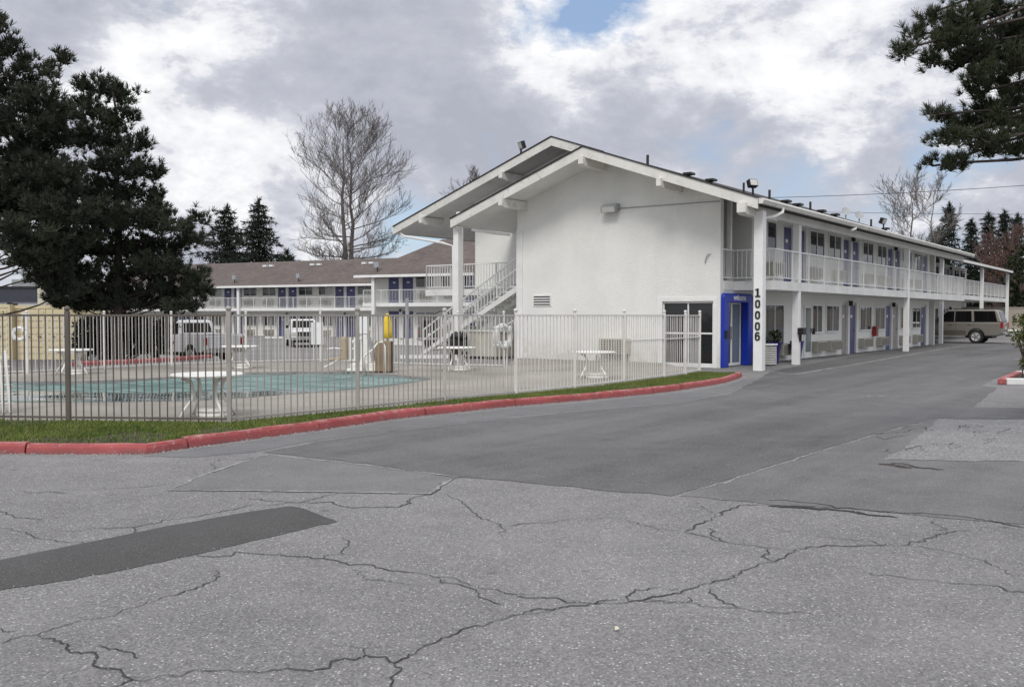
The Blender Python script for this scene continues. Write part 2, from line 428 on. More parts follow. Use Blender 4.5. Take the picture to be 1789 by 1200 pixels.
def sheet(name, pxs, z, material, amp=.02, step=.16):
    pts = ragged([gp(*p) for p in pxs], step, amp)
    from mathutils.geometry import tessellate_polygon
    tri = tessellate_polygon([[Vector((p[0], p[1], 0)) for p in pts]])
    m = MB(); m.add([(p[0], p[1], z) for p in pts], tri)
    return struct(m.build(name, material))
sheet('asphalt_lane', [(462, 790), (560, 771), (700, 752), (889, 730), (1055, 715), (1190, 703), (1275, 688), (1325, 662), (1345, 650), (1400, 638), (1500, 621), (1622, 603), (1700, 600),
      (1850, 598), (1900, 628), (1789, 645), (1764, 653), (1736, 662), (1713, 674), (1745, 678), (1736, 682), (1715, 699), (1699, 712), (1900, 713), (1900, 733), (1633, 731), (1538, 756),
      (1460, 779), (1332, 819), (1186, 864), (1166, 866), (1000, 851), (889, 840), (800, 833), (640, 810)], .004, 'asphalt_lane')
sheet('asphalt_patch', [(470, 794), (640, 813), (795, 834), (750, 862), (520, 858), (300, 857), (335, 838), (400, 815)], .004, 'asphalt_patch')
sheet('asphalt_patch', [(1190, 865), (1336, 820), (1463, 780), (1541, 757), (1634, 732.5), (1900, 734), (1950, 925), (1789, 917), (1600, 900), (1500, 889), (1350, 882), (1260, 873)], .0035, 'asphalt_mid')
sheet('asphalt_patch', [(1640, 733), (1900, 735), (1900, 806), (1700, 806), (1545, 803), (1590, 775)], .0075, 'asphalt_pale')
sheet('kerb_gutter', [(250, 797), (460, 768), (700, 735), (880, 715), (1050, 701), (1190, 687), (1275, 672), (1300, 662), (1325, 662), (1275, 686), (1190, 701), (1055, 713), (889, 728), (700, 750), (560, 768), (455, 788), (330, 800)], .003, 'gutter')
def ribbon(name, pxs, w, z, material, jit=.022, step=.028, crop=None):
    """a crack: a wandering strip of varying width laid on the ground"""
    if crop: pxs = [(crop[0] + p[0] / 1.988, crop[1] + p[1] / 1.988) for p in pxs]
    pts = [gp(*p) for p in pxs]
    out = []
    for i in range(len(pts) - 1):
        p, q = pts[i], pts[i + 1]; L = math.hypot(q[0] - p[0], q[1] - p[1]); k = max(1, int(L / step))
        nx, ny = -(q[1] - p[1]) / max(L, 1e-6), (q[0] - p[0]) / max(L, 1e-6); off = 0
        for j in range(k):
            t = j / k; off = off * .78 + random.gauss(0, jit * .8); e = math.sin(math.pi * t)
            out.append((p[0] + (q[0] - p[0]) * t + nx * off * e, p[1] + (q[1] - p[1]) * t + ny * off * e))
    out.append(pts[-1]); n = len(out); vs = []; fs = []
    ww = 1.
    for i, p in enumerate(out):
        a = out[max(0, i - 1)]; c = out[min(n - 1, i + 1)]; d = Vector((c[0] - a[0], c[1] - a[1])).normalized() if (a != c) else Vector((1, 0))
        ww = max(.55, min(1.6, ww + random.gauss(0, .22))); e = min(1, .4 + 6 * min(i, n - 1 - i) / n)
        h = w / 2 * ww * e
        vs += [(p[0] - d.y * h, p[1] + d.x * h, z), (p[0] + d.y * h, p[1] - d.x * h, z)]
        if i: fs.append((2 * i - 2, 2 * i, 2 * i + 1, 2 * i - 1))
    m = MB(); m.add(vs, fs)
    return struct(m.build(name, material))
CL, CR = (0, 700), (889, 600)
cracks = [
 (CL, [(-60, 855), (0, 843), (130, 815), (170, 800), (300, 760), (480, 715), (620, 672), (745, 625), (750, 590)], .017),
 (CL, [(130, 815), (240, 850), (245, 875), (335, 885), (335, 925), (460, 970), (420, 990), (380, 1010)], .016),
 (CL, [(460, 970), (560, 955), (700, 937), (900, 945), (1080, 940), (1150, 905), (1270, 885), (1370, 912), (1500, 845), (1620, 790), (1789, 745), (1930, 724)], .018),
 (CL, [(1370, 912), (1395, 930), (1355, 990), (1345, 1015)], .02), (CL, [(1270, 885), (1265, 860), (1200, 850)], .012),
 (CL, [(670, 525), (740, 543), (820, 525), (1000, 540), (1120, 548), (1350, 590), (1480, 605), (1600, 630), (1789, 672), (1900, 690)], .016),
 (CL, [(1120, 548), (1190, 520), (1190, 475)], .013), (CL, [(-40, 440), (80, 455), (200, 490), (290, 490), (310, 505)], .016),
 (CL, [(190, 455), (460, 440), (700, 400), (860, 365), (1040, 355), (1180, 318)], .016), (CL, [(460, 440), (465, 478)], .014),
 (CL, [(830, 340), (1000, 352), (1150, 352), (1215, 372), (1385, 370), (1440, 335), (1500, 325), (1570, 268), (1640, 268)], .022),
 (CL, [(1550, 325), (1640, 385), (1740, 430), (1740, 470)], .018), (CL, [(345, 850), (480, 895)], .009), (CL, [(0, 312), (240, 322)], .014),
 (CL, [(590, 290), (500, 300), (300, 310)], .016), (CL, [(1480, 605), (1600, 640), (1740, 710)], .008), (CL, [(745, 240), (760, 205), (850, 205), (940, 188)], .02),
 (CL, [(1215, 585), (1270, 620), (1420, 642)], .009), (CL, [(0, 380), (20, 395), (150, 415)], .016), (CL, [(0, 790), (60, 800)], .01),
 (CR, [(-10, 948), (150, 925), (400, 903), (500, 880), (620, 855), (760, 820), (800, 800), (830, 785), (960, 745), (1000, 715), (1050, 707), (1200, 705), (1390, 700), (1440, 680), (1600, 650)], .021),
 (CR, [(610, 655), (750, 690), (900, 710), (985, 717)], .017), (CR, [(900, 715), (900, 750), (930, 755)], .013),
 (CR, [(610, 655), (650, 630), (710, 605), (760, 580), (820, 562), (900, 562)], .02), (CR, [(650, 550), (680, 575), (710, 600)], .014),
 (CR, [(385, 608), (520, 645), (610, 655)], .011), (CR, [(0, 635), (240, 610), (385, 608)], .009), (CR, [(415, 895), (405, 880), (440, 855), (520, 848), (600, 850)], .013),
 (CR, [(420, 895), (620, 900), (800, 920), (1060, 940)], .016), (CR, [(700, 850), (730, 890), (800, 918)], .01),
 (CR, [(1200, 790), (1350, 810), (1480, 825), (1640, 838), (1789, 865), (1900, 885)], .013), (CR, [(1390, 700), (1560, 730), (1789, 820)], .009),
 (CR, [(-10, 870), (80, 885), (200, 900), (400, 890)], .01), (CR, [(690, 640), (700, 665), (760, 690)], .01), (CR, [(1060, 670), (1180, 680), (1290, 700)], .01),
 (CR, [(1470, 615), (1500, 635), (1470, 650)], .012), (CR, [(620, 880), (610, 900), (540, 905), (480, 885)], .012),
]
for org, pts, w in cracks: ribbon('asphalt_crack', pts, max(.0065, w * .46), .0055 if org is CR else .0050, 'crack_dark', crop=org)
ribbon('asphalt_crack', [(900, 565), (1000, 568), (1100, 575), (1230, 592), (1350, 605)], .06, .0060, 'seam_dark', crop=CR)
ribbon('asphalt_crack', [(900, 545), (1050, 555), (1250, 580), (1360, 590), (1560, 600), (1789, 640)], .022, .0065, 'seam_dark', crop=CR)
ribbon('asphalt_crack', [(1290, 420), (1370, 418), (1420, 432), (1510, 440)], .05, .0060, 'seam_dark', crop=CR)
ribbon('asphalt_crack', [(1285, 418), (1330, 424), (1400, 434)], .09, .0064, 'soil', crop=CR)
for k in range(16):   # alligator cracking on the pale patch
    x, y = random.uniform(1300, 1789), random.uniform(275, 400)
    pts = [(x, y)]
    for _ in range(4): x += random.uniform(-45, 45); y += random.uniform(-14, 14); pts.append((x, min(405, max(268, y))))
    ribbon('asphalt_crack', pts, .008, .0095, 'crack_dark', jit=.012, crop=CR)
# pale worn edges of the patches, the white line along the walk
for pts, w in (([(300, 857), (520, 859), (750, 863), (795, 834)], .035), ([(470, 795), (640, 813), (800, 834)], .03), ([(300, 855), (335, 838), (400, 815), (468, 795)], .03),
               ([(1190, 866), (1336, 820), (1463, 780), (1541, 757), (1634, 732)], .02), ([(1499, 695), (1530, 691), (1555, 693)], .05)):
    ribbon('worn_edge', pts, w, .0070, 'crack_pale', jit=.012)
ribbon('painted_line', [(1336, 649.5), (1388, 654.5), (1500, 636), (1640, 611), (1690, 603)], .07, .010, 'line_pale', jit=.004)
ribbon('painted_line', [(1762, 629), (1800, 627), (1900, 622)], .10, .010, 'line_pale', jit=.004)
# asphalt speed bump, bottom left
def speed_bump():
    top = [gp(-260, 1045), gp(0, 987), gp(300, 921), gp(440, 897), gp(520, 889)]
    bot = [gp(-260, 1090), gp(0, 1031), gp(200, 1000), gp(400, 955), gp(590, 910)]
    n = 120; m = 11; vs = []; fs = []
    def along(P, t):
        s = t * (len(P) - 1); i = min(int(s), len(P) - 2); k = s - i
        return Vector((P[i][0] + (P[i + 1][0] - P[i][0]) * k, P[i][1] + (P[i + 1][1] - P[i][1]) * k))
    js = [[0] * m for _ in range(n + 1)]
    for i in range(n):
        for j in range(m): js[i + 1][j] = js[i][j] * .8 + random.gauss(0, .008 if j in (0, m - 1) else .003)
    for i in range(n):
        t = i / (n - 1); a, b = along(top, t), along(bot, t); e = 1 if t < .9 else max(0, 1 - ((t - .9) / .1) ** 2)
        for j in range(m):
            u = j / (m - 1); p = b + (a - b) * u
            g = js[i + 1][j]
            vs.append((p.x, p.y + g, .003 + .09 * e * max(0, 1 - (2 * u - 1) ** 2)))
    fs = [(i * m + j, (i + 1) * m + j, (i + 1) * m + j + 1, i * m + j + 1) for i in range(n - 1) for j in range(m - 1)]
    M = MB(); M.add(vs, fs); struct(M.build('speed_bump', 'asphalt_bump', smooth=True))
speed_bump()

# ------------------------------------------------------------------ pool island: kerb, lawn, deck, pool
FZ = .10
kerb_px = [(-260, 792), (0, 793), (130, 793.5), (255, 793.5), (285, 790), (330, 783), (460, 765), (560, 752), (700, 731), (880, 711.5), (1050, 697), (1130, 689.5), (1190, 682.5)]
kerb_px2 = [(1197, 681), (1240, 674.5), (1270, 669), (1288, 663), (1296, 658)]
def smooth_path(pts, step):
    out = []
    for i in range(len(pts) - 1):
        p, q = pts[i], pts[i + 1]; L = math.hypot(q[0] - p[0], q[1] - p[1]); k = max(1, int(L / step))
        for j in range(k): t = j / k; out.append((p[0] + (q[0] - p[0]) * t, p[1] + (q[1] - p[1]) * t))
    out.append(pts[-1]); return out
def offset_path(pts, d):
    out = []
    for i, p in enumerate(pts):
        a = pts[max(0, i - 1)]; c = pts[min(len(pts) - 1, i + 1)]; v = Vector((c[0] - a[0], c[1] - a[1])).normalized()
        out.append((p[0] - v.y * d, p[1] + v.x * d))
    return out
def kerb(pxs, name, material, height=.125, gaps=1.9, width=.14):
    path = smooth_path([gp(*p) for p in pxs], .25)
    prof = [(0, 0), (.02, height - .035), (.045, height), (width, height), (width, 0)]
    segs = []; cur = [path[0]]; L = 0
    for i in range(1, len(path)):
        L += math.hypot(path[i][0] - path[i - 1][0], path[i][1] - path[i - 1][1]); cur.append(path[i])
        if L > gaps and i < len(path) - 3: segs.append(cur); cur = [path[i]]; L = random.uniform(-.6, .6)
    segs.append(cur); m = MB()
    for sg in segs:
        dx, dy, dz = random.gauss(0, .008), random.gauss(0, .008), random.gauss(0, .006)
        rows = [offset_path(sg, o) for o, _ in prof]; n = len(sg); k = len(prof); vs = []
        tr = Vector((sg[-1][0] - sg[0][0], sg[-1][1] - sg[0][1])).normalized() * .012
        for i in range(n):
            sh = tr if i == 0 else (-tr if i == n - 1 else Vector((0, 0)))
            for j in range(k): vs.append((rows[j][i][0] + dx + sh.x, rows[j][i][1] + dy + sh.y, prof[j][1] + (dz if prof[j][1] > 0 else 0) + (random.gauss(0, .003) if prof[j][1] > .05 else 0)))
        fs = [(i * k + j, (i + 1) * k + j, (i + 1) * k + (j + 1) % k, i * k + (j + 1) % k) for i in range(n - 1) for j in range(k)]
        fs += [tuple(range(k)), tuple((n - 1) * k + j for j in range(k))]
        m.add(vs, fs)
    return struct(m.build(name, material))
kerb(kerb_px, 'red_kerb', 'kerb_red'); kerb(kerb_px2, 'red_kerb', 'kerb_red')
fence_px = [(-260, 731), (401, 738.5), (625, 717), (777, 700.5), (901, 689), (1004, 679), (1090, 669), (1160, 660), (1197, 655), (1222, 650)]
fence_pts = [gp(x, y, FZ) for x, y in fence_px]
far_px = [(-260, 662), (-60, 655), (48, 652), (300, 638.5), (430, 634), (560, 631), (713, 637.5), (800, 640), (880, 641)]
far_pts = [gp(x, y, FZ) for x, y in far_px]
from mathutils.geometry import tessellate_polygon
def flat(name, outline, z, material, holes=(), skirt=None):
    loops = [[Vector((p[0], p[1], 0)) for p in outline]] + [[Vector((p[0], p[1], 0)) for p in h] for h in holes]
    tri = tessellate_polygon(loops); pts = [p for L in loops for p in L]
    m = MB(); m.add([(p.x, p.y, z) for p in pts], tri)
    if skirt is not None:
        n = len(outline)
        m.add([(p[0], p[1], z) for p in outline] + [(p[0], p[1], skirt) for p in outline], [(i, (i + 1) % n, n + (i + 1) % n, n + i) for i in range(n)])
    return m.build(name, material)
kin = offset_path(smooth_path([gp(*p) for p in kerb_px], .5), .16) + offset_path(smooth_path([gp(*p) for p in kerb_px2], .5), .16)
lawn = [p for p in kin] + [p for p in reversed(fence_pts)]
struct(flat('lawn_soil', lawn, FZ - .005, 'soil'))
pool_px = [(-120, 668), (0, 667), (150, 666), (260, 661.5), (400, 653), (520, 649.5), (600, 650), (690, 655), (745, 660), (752, 663), (700, 671.5), (660, 676.5), (560, 685), (420, 696), (330, 701), (170, 703.5), (0, 703.5), (-120, 703)]
pool_pts = [gp(x, y, FZ) for x, y in pool_px]
c0 = wor(-.01, 7.6); c1 = wor(-.01, 1.9)
deck = fence_pts + [c1, c0] + list(reversed(far_pts))
struct(flat('pool_deck', deck, FZ, 'deck_concrete', [pool_pts], skirt=-.4))
# pool: coping and cover
m = MB()
inner = pool_pts; n = len(inner)
cxp = sum(p[0] for p in inner) / n; cyp = sum(p[1] for p in inner) / n
m.add([(p[0], p[1], FZ + .012) for p in inner] + [(p[0], p[1], .0) for p in inner], [(i, (i + 1) % n, n + (i + 1) % n, n + i) for i in range(n)])
struct(m.build('pool_wall', 'crack_pale'))
def pool_cover():
    # undulating cover sheet: grid inside the pool outline
    from mathutils.geometry import intersect_point_tri_2d
    m = MB(); step = .22; idx = {}
    poly = [(p[0], p[1]) for p in offset_path(inner + [inner[0]], 0)][:-1]
    def inside(x, y):
        c = False; j = len(poly) - 1
        for i in range(len(poly)):
            xi, yi = poly[i]; xj, yj = poly[j]
            if (yi > y) != (yj > y) and x < (xj - xi) * (y - yi) / (yj - yi) + xi: c = not c
            j = i
        return c
    x0, x1 = min(p[0] for p in poly), max(p[0] for p in poly); y0, y1 = min(p[1] for p in poly), max(p[1] for p in poly)
    nx, ny = int((x1 - x0) / step) + 1, int((y1 - y0) / step) + 1
    def zf(x, y): return .055 + .012 * math.sin(x * 1.1 + y * .7) + .010 * math.sin(x * .5 - y * 1.7) + .006 * math.sin(3.1 * x) * math.sin(2.3 * y)
    vs = []; fs = []
    for j in range(ny + 1):
        for i in range(nx + 1): vs.append((x0 + i * step, y0 + j * step, zf(x0 + i * step, y0 + j * step)))
    for j in range(ny):
        for i in range(nx):
            if inside(x0 + (i + .5) * step, y0 + (j + .5) * step):
                a = j * (nx + 1) + i; fs.append((a, a + 1, a + nx + 2, a + nx + 1))
    # edge skirt of the sheet up to the coping
    m.add(vs, fs)
    o = m.build('pool_cover', 'pool_cover', smooth=True)
    k = len(inner); e = MB(); ins = [(p[0] + (cxp - p[0]) * .03, p[1] + (cyp - p[1]) * .08) for p in inner]
    return o
tag(pool_cover(), 'sagging teal pool cover with puddles of rain water on it', 'pool cover')

def blades(pts_fn, n, h0, h1, w, material, name):
    base = np.array([pts_fn() for _ in range(n)], dtype=np.float32)
    t = rng.uniform(0, 2 * np.pi, n); hh = rng.uniform(h0, h1, n); lean = rng.normal(0, .35, (n, 2)) * hh[:, None]
    dx = np.stack([np.cos(t), np.sin(t), np.zeros(n)], 1) * w / 2
    tip = base + np.stack([lean[:, 0], lean[:, 1], hh], 1)
    V = np.stack([base - dx, base + dx, tip], 1).reshape(-1, 3); Fc = np.arange(3 * n).reshape(-1, 3)
    o = fast_mesh(name, V, Fc, material); o['kind'] = 'stuff'; return o
tris = tessellate_polygon([[Vector((p[0], p[1], 0)) for p in lawn]])
areas = [abs((Vector(lawn[t[1]]) - Vector(lawn[t[0]])).cross(Vector(lawn[t[2]]) - Vector(lawn[t[0]]))) / 2 for t in tris]
def in_lawn():
    t = random.choices(tris, areas)[0]; u, v = random.random(), random.random()
    if u + v > 1: u, v = 1 - u, 1 - v
    p, q, r_ = (Vector(lawn[i]) for i in t); c = p + (q - p) * u + (r_ - p) * v
    v = math.sin(c.x * 1.9 + 2 * math.sin(c.y * 1.3)) + math.sin(c.x * .7 - c.y * 2.1) + .6 * math.sin(5 * c.x + 3 * c.y)
    if v < -1.0 and random.random() < .75: return in_lawn()
    return (c.x, c.y, FZ - .006)
blades(in_lawn, 70000, .015, .055, .013, 'grass_blade', 'grass')
def grit():
    V = []; Fc = []
    edge = smooth_path([gp(*p) for p in kerb_px + kerb_px2], .05)
    for k in range(5200):
        if k < 2400:
            p = random.choice(edge); d = abs(random.gauss(0, .16)); x, y = p[0] + random.gauss(0, .05), p[1] - d - .02
        else: x, y = gp(random.uniform(-100, 1889), random.uniform(770, 1230))
        r_ = random.uniform(.003, .008) * (1.6 if k < 2400 else 1); a = random.uniform(0, 6.28); i = len(V)
        V += [(x + r_ * math.cos(a + q * 2.1), y + r_ * math.sin(a + q * 2.1), .011) for q in range(3)] + [(x, y, .011 + r_)]
        Fc += [(i, i + 1, i + 3), (i + 1, i + 2, i + 3), (i + 2, i, i + 3)]
    o = fast_mesh('gravel', V, Fc, 'crack_pale'); o['kind'] = 'stuff'
grit()
blades(in_lawn, 7000, .02, .06, .014, 'dry_grass', 'dry_grass')

# ------------------------------------------------------------------ fences
def fence(name, label, pts, pieces, post_h=1.56, top=1.5, z0=FZ, extra_mid=()):
    """steel picket fence; pieces: material per span. Parts: posts, one slat panel per span, rails"""
    ft = thing(name, label, 'fence', (pts[0][0], pts[0][1], z0))
    o = Vector((pts[0][0], pts[0][1])); P = [Vector(p) - o for p in pts]
    for i, p in enumerate(P):
        k = pieces[min(i, len(pieces) - 1)]
        mb = MB(); s = .029; mb.box(p.x - s, p.x + s, p.y - s, p.y + s, -.03, post_h); mb.lathe([(.002, post_h + .075), (.03, post_h + .065), (.045, post_h + .035), (.03, post_h + .004), (.02, post_h)], 8, (p.x, p.y, 0))
        mb.build('post', k, ft)
    for i in range(len(P) - 1):
        p, q = P[i], P[i + 1]; d = q - p; L = d.length; u = d / L; nrm = Vector((-u.y, u.x)); k = pieces[min(i, len(pieces) - 1)]
        mb = MB(); n = max(2, round(L / .112))
        for j in range(1, n):
            c = p + d * (j / n); w = .0068; b = [c + u * (w * a) + nrm * (w * e) for a, e in ((-1, -1), (1, -1), (1, 1), (-1, 1))]
            tl = random.gauss(0, .004), random.gauss(0, .004)
            vs = [(x.x, x.y, .005) for x in b] + [(x.x + tl[0], x.y + tl[1], top - .012) for x in b]
            mb.add(vs, [(3, 2, 1, 0), (4, 5, 6, 7), (0, 1, 5, 4), (1, 2, 6, 5), (2, 3, 7, 6), (3, 0, 4, 7)])
        mb.build('slat_panel', k, ft)
        for h, nm in ((top, 'top_rail'), (.055, 'bottom_rail')) + (((.93, 'middle_rail'),) if i in extra_mid else ()):
            rb = MB(); a = Vector((*(p + u * .036), h)); e = Vector((*(q - u * .036), h)); rb.bar(a, e, .032, .028); rb.build(nm, k, ft)
    return ft
def densify(pts, L):
    out = [pts[0]]
    for i in range(len(pts) - 1):
        p, q = Vector(pts[i]), Vector(pts[i + 1]); k = max(1, round((q - p).length / L))
        for j in range(1, k + 1): c = p + (q - p) * (j / k); out.append((c.x, c.y))
    return out
left_pts = [gp(x, y, FZ) for x, y in ((-260, 731), (-80, 733), (120, 735.5), (401, 738.5))]
fence('pool_fence', 'near picket pool fence along the lawn and red kerb, off-white with backlit shade coloured into the left spans', left_pts + fence_pts[2:], ['fence_backlit', 'fence_backlit', 'fence_backlit', 'fence_backlit_grey', 'fence_backlit_grey', 'fence_backlit_mid', 'fence_white', 'fence_white'], extra_mid=(8, 9, 10))
fence('pool_fence', 'far white picket pool fence behind the covered pool, facing the parking lot', densify(far_pts, 2.6), ['fence_white'])

# ------------------------------------------------------------------ motel wings
def add_handle(d, x, y, z):
    MB().box(x - .02, x + .02, y - .05, y, z - .06, z + .06).build('handle', 'metal_grey', d)
class Wing:
    """facade in the y=0 plane, facing -y; x along, z up; upper storey floor at z2"""
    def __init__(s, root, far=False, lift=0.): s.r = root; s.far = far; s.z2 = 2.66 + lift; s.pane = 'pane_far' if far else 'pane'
    def window(s, x0, x1, z0, z1, y=0., split=True, curtain=None):
        m = MB(); w = .055; t = .05
        m.box(x0 - w, x0, y - t, y, z0 - w, z1 + w); m.box(x1, x1 + w, y - t, y, z0 - w, z1 + w)
        m.box(x0, x1, y - t, y, z1, z1 + w); m.box(x0, x1, y - t - .02, y, z0 - w, z0)
        if split: c = (x0 + x1) / 2; m.box(c - .022, c + .022, y - t + .005, y, z0, z1)
        f = m.build('window', 'white_paint', s.r)
        MB().box(x0, x1, y - .022, y - .004, z0, z1).build('pane', s.pane, f)
        return f
    def door(s, x0, x1, z0, y=0., material='door_blue', h=2.03, plate=True, hinge=1):
        d = MB().box(x0, x1, y - .04, y - .002, z0 + .01, z0 + h).build('door', material, s.r)
        add_handle(d, x0 + .09 if hinge > 0 else x1 - .09, y - .04, z0 + .95)
        if plate: c = (x0 + x1) / 2; MB().box(c - .11, c + .11, y - .047, y - .04, z0 + 1.5, z0 + 1.62).build('number_plate', 'sign_white', d)
        return d
    def alcove_frame(s, x0, x1, z0, y=0., h=2.06):
        m = MB(); w = .06
        m.box(x0 - w, x0, y - .035, y, z0, z0 + h + w); m.box(x1, x1 + w, y - .035, y, z0, z0 + h + w); m.box(x0, x1, y - .035, y, z0 + h, z0 + h + w)
        m.build('door_frame', 'white_paint', s.r)
    def ac(s, x0, x1, z0, z1, y=0., deep=.28):
        a = MB().box(x0, x1, y - deep, y - .001, z0, z1).build('air_conditioner', 'ac_beige', s.r, bevel=.012)
        g = MB(); n = 9
        for i in range(n):
            z = z0 + .035 + (z1 - z0 - .07) * i / n
            g.box(x0 + .035, x1 - .035, y - deep - .004, y - deep + .01, z, z + (z1 - z0 - .07) / n * .5)
        g.build('grille', 'ac_gap', a)
    def railing(s, pts, z0, h=.96, post=1.55, gap=.15, material='rail_white', posts_down=.24):
        top = MB(); bars = MB()
        for i in range(len(pts) - 1):
            p, q = Vector((*pts[i], 0)), Vector((*pts[i + 1], 0)); d = q - p; L = d.length
            top.bar(p + Vector((0, 0, z0 + h)), q + Vector((0, 0, z0 + h)), .05, .04)
            bars.bar(p + Vector((0, 0, z0 + .1)), q + Vector((0, 0, z0 + .1)), .028, .028)
            k = max(1, round(L / gap))
            for j in range(1, k): c = p + d * (j / k); bars.bar(c + Vector((0, 0, z0 + .1)), c + Vector((0, 0, z0 + h - .02)), .016, .016)
            k2 = max(1, round(L / post))
            for j in range(k2 + 1):
                c = p + d * (j / k2); top.bar(c + Vector((0, 0, z0 - posts_down)), c + Vector((0, 0, z0 + h)), .045, .045)
        top.build('handrail', material, s.r); bars.build('railing_grille', material, s.r)
    def wall_with_alcoves(s, L0, L1, z0, z1, alc, depth=.11, thick=.25, material='stucco', top=2.12):
        """facade wall, with door alcoves cut in: alc = [(x0,x1)]"""
        m = MB(); x = L0
        for a, b in sorted(alc):
            m.box(x, a, 0, thick + depth, z0, z1); m.box(a, b, depth, thick + depth, z0, z0 + top); m.box(a, b, 0, thick + depth, z0 + top, z1); x = b
        m.box(x, L1, 0, thick + depth, z0, z1)
        m.build('wall', material, s.r)
    def pair(s, x0, x1, x2, x3, z0, mats=('door_blue', 'door_blue'), depth=.11):
        """two doors in an alcove x0..x3 with a pilaster x1..x2 between"""
        s.door(x0 + .02, x1 - .02, z0, depth, mats[0], hinge=1); s.door(x2 + .02, x3 - .02, z0, depth, mats[1], hinge=-1)
        m = MB(); m.box(x1, x2, -.02, depth - .001, z0, z0 + 2.12); m.build('pilaster', 'white_paint', s.r)
        l = MB().box((x1 + x2) / 2 - .05, (x1 + x2) / 2 + .05, -.16, -.021, z0 + 2.0, z0 + 2.2).build('door_lamp', 'trim_dark', s.r)

motel = thing('motel_building', 'white two storey motel with gabled end, blue doors and balcony, nearest the road', 'motel', (OX, OY, 0), MROT)
W = Wing(motel)
SL = .353
def zr(b): return 4.85 + SL * (b + 1.69)        # right roof plane, top surface
RB, RZ = 4.1, 0.
T = .20
zf_ridge = zr(4.1); zb_ridge = zr(7.0)
def zl(b): return zf_ridge - SL * (b - 4.1)
def zlb(b): return zb_ridge - SL * (b - 7.0)
# front gable wall (faces the camera), a window opening at its foot
def u(b): return (zr(b) if b <= 4.1 else zl(b)) - T - .01
MB().prism([(.012, 0), (.20, 0), (.20, 2.06), (2.0, 2.06), (2.0, 0), (7.65, 0), (7.65, u(7.65)), (4.1, u(4.1)), (.012, u(0))], 0, .22, 'x').build('gable_wall', 'stucco_gable', motel)
MB().box(.222, 2.38, 7.45, 7.65, 0, 5.4).build('wall', 'stucco', motel)
# main block: end wall with gable, rear and facade
def ub(b): return (zr(b) if b <= 7.0 else zlb(b)) - T - .01
MB().prism([(.0, 0), (11.5, 0), (11.5, ub(11.5)), (7.0, ub(7.0)), (0, ub(0))], 2.4, 2.6, 'x').build('end_wall', 'stucco', motel)
MB().prism([(.0, 0), (11.5, 0), (11.5, ub(11.5)), (7.0, ub(7.0)), (0, ub(0))], 27.9, 28.1, 'x').build('end_wall', 'stucco', motel)
MB().box(2.61, 27.89, 11.3, 11.5, 0, 5.2).build('wall', 'stucco', motel)
Zs = 2.38
up_alc = [(5.25, 7.5), (11.95, 14.1), (18.55, 20.75), (25.1, 26.25)]
lo_alc = [(11.8, 13.8), (18.3, 20.5), (24.95, 26.15)]
W.wall_with_alcoves(2.61, 26.7, .02, Zs, lo_alc)
W.wall_with_alcoves(2.61, 26.7, 2.665, 5.22, up_alc)
MB().box(26.701, 27.89, 1.0, 1.2, 0, 5.2).build('wall', 'stucco', motel)
# upper storey
W.pair(5.25, 6.15, 6.55, 7.5, W.z2); W.pair(11.95, 12.85, 13.1, 14.1, W.z2); W.pair(18.55, 19.5, 19.72, 20.75, W.z2)
W.door(25.15, 26.2, W.z2, .11)
for a, c in ((3.66, 4.43), (7.85, 9.42), (10.03, 11.5), (14.53, 16.02), (16.75, 18.14), (21.1, 22.7), (23.3, 24.8)): W.window(a, c, 3.88, 4.72, split=c - a > 1)
for a, c in ((3.62, 4.7), (7.72, 8.8), (10.5, 11.55), (14.5, 15.6), (17.0, 18.1), (21.1, 22.1), (23.4, 24.5)): W.ac(a, c, 2.98, 3.38)
# lower storey
W.pair(11.8, 12.6, 12.82, 13.8, 0, ('door_taupe', 'door_blue')); W.pair(18.3, 19.25, 19.42, 20.5, 0, ('door_blue', 'door_taupe')); W.door(25.0, 26.1, 0, .11)
W.window(3.55, 5.2, .62, 1.94)
W.window(8.2, 9.25, .98, 1.96)
for a, c in ((9.8, 11.3), (14.2, 15.85), (16.45, 17.95), (20.85, 22.5), (23.1, 24.7)): W.window(a, c, .99, 1.96)
for a, c in ((8.15, 9.4), (9.75, 11.2), (14.1, 15.5), (16.8, 18.1), (20.7, 21.9), (23.3, 24.5)): W.ac(a, c, .24, .62, deep=.24)
W.ac(4.55, 5.6, .22, .62)
gd = MB().box(7.3, 8.08, -.05, -.002, .03, 1.95).build('glass_door', 'white_paint', motel)
MB().box(7.4, 7.98, -.056, -.051, .25, 1.87).build('pane', 'door_glass', gd); add_handle(gd, 7.98, -.06, 1.05)
MB().box(8.12, 8.2, -.14, -.001, .9, 1.12).build('mail_slot', 'black', motel)
fx = MB().box(16.05, 16.38, -.2, -.052, .68, 1.12).build('extinguisher_cabinet', 'extinguisher', motel); MB().box(16.1, 16.33, -.206, -.2, .78, 1.05).build('pane', 'pane', fx)
# balcony: slab, railing
m = MB(); m.box(1.0, 28.9, -1.3, -.001, Zs, W.z2); m.box(.23, .999, .0, .25, Zs - .005, W.z2); m.build('balcony_floor', 'concrete_edge', motel)
m = MB(); m.box(.225, 2.39, .26, 6.8, Zs, W.z2); m.build('breezeway_floor', 'concrete_edge', motel)
W.railing([(.24, .05), (1.03, .05), (1.03, -1.27), (28.85, -1.27), (28.85, -.05)], W.z2)
for k in range(18):   # rail brackets on the slab edge read as a rhythm of small tabs
    pass
MB().box(.9, 1.02, .08, .2, W.z2, 5.22).build('post', 'white_paint', motel)
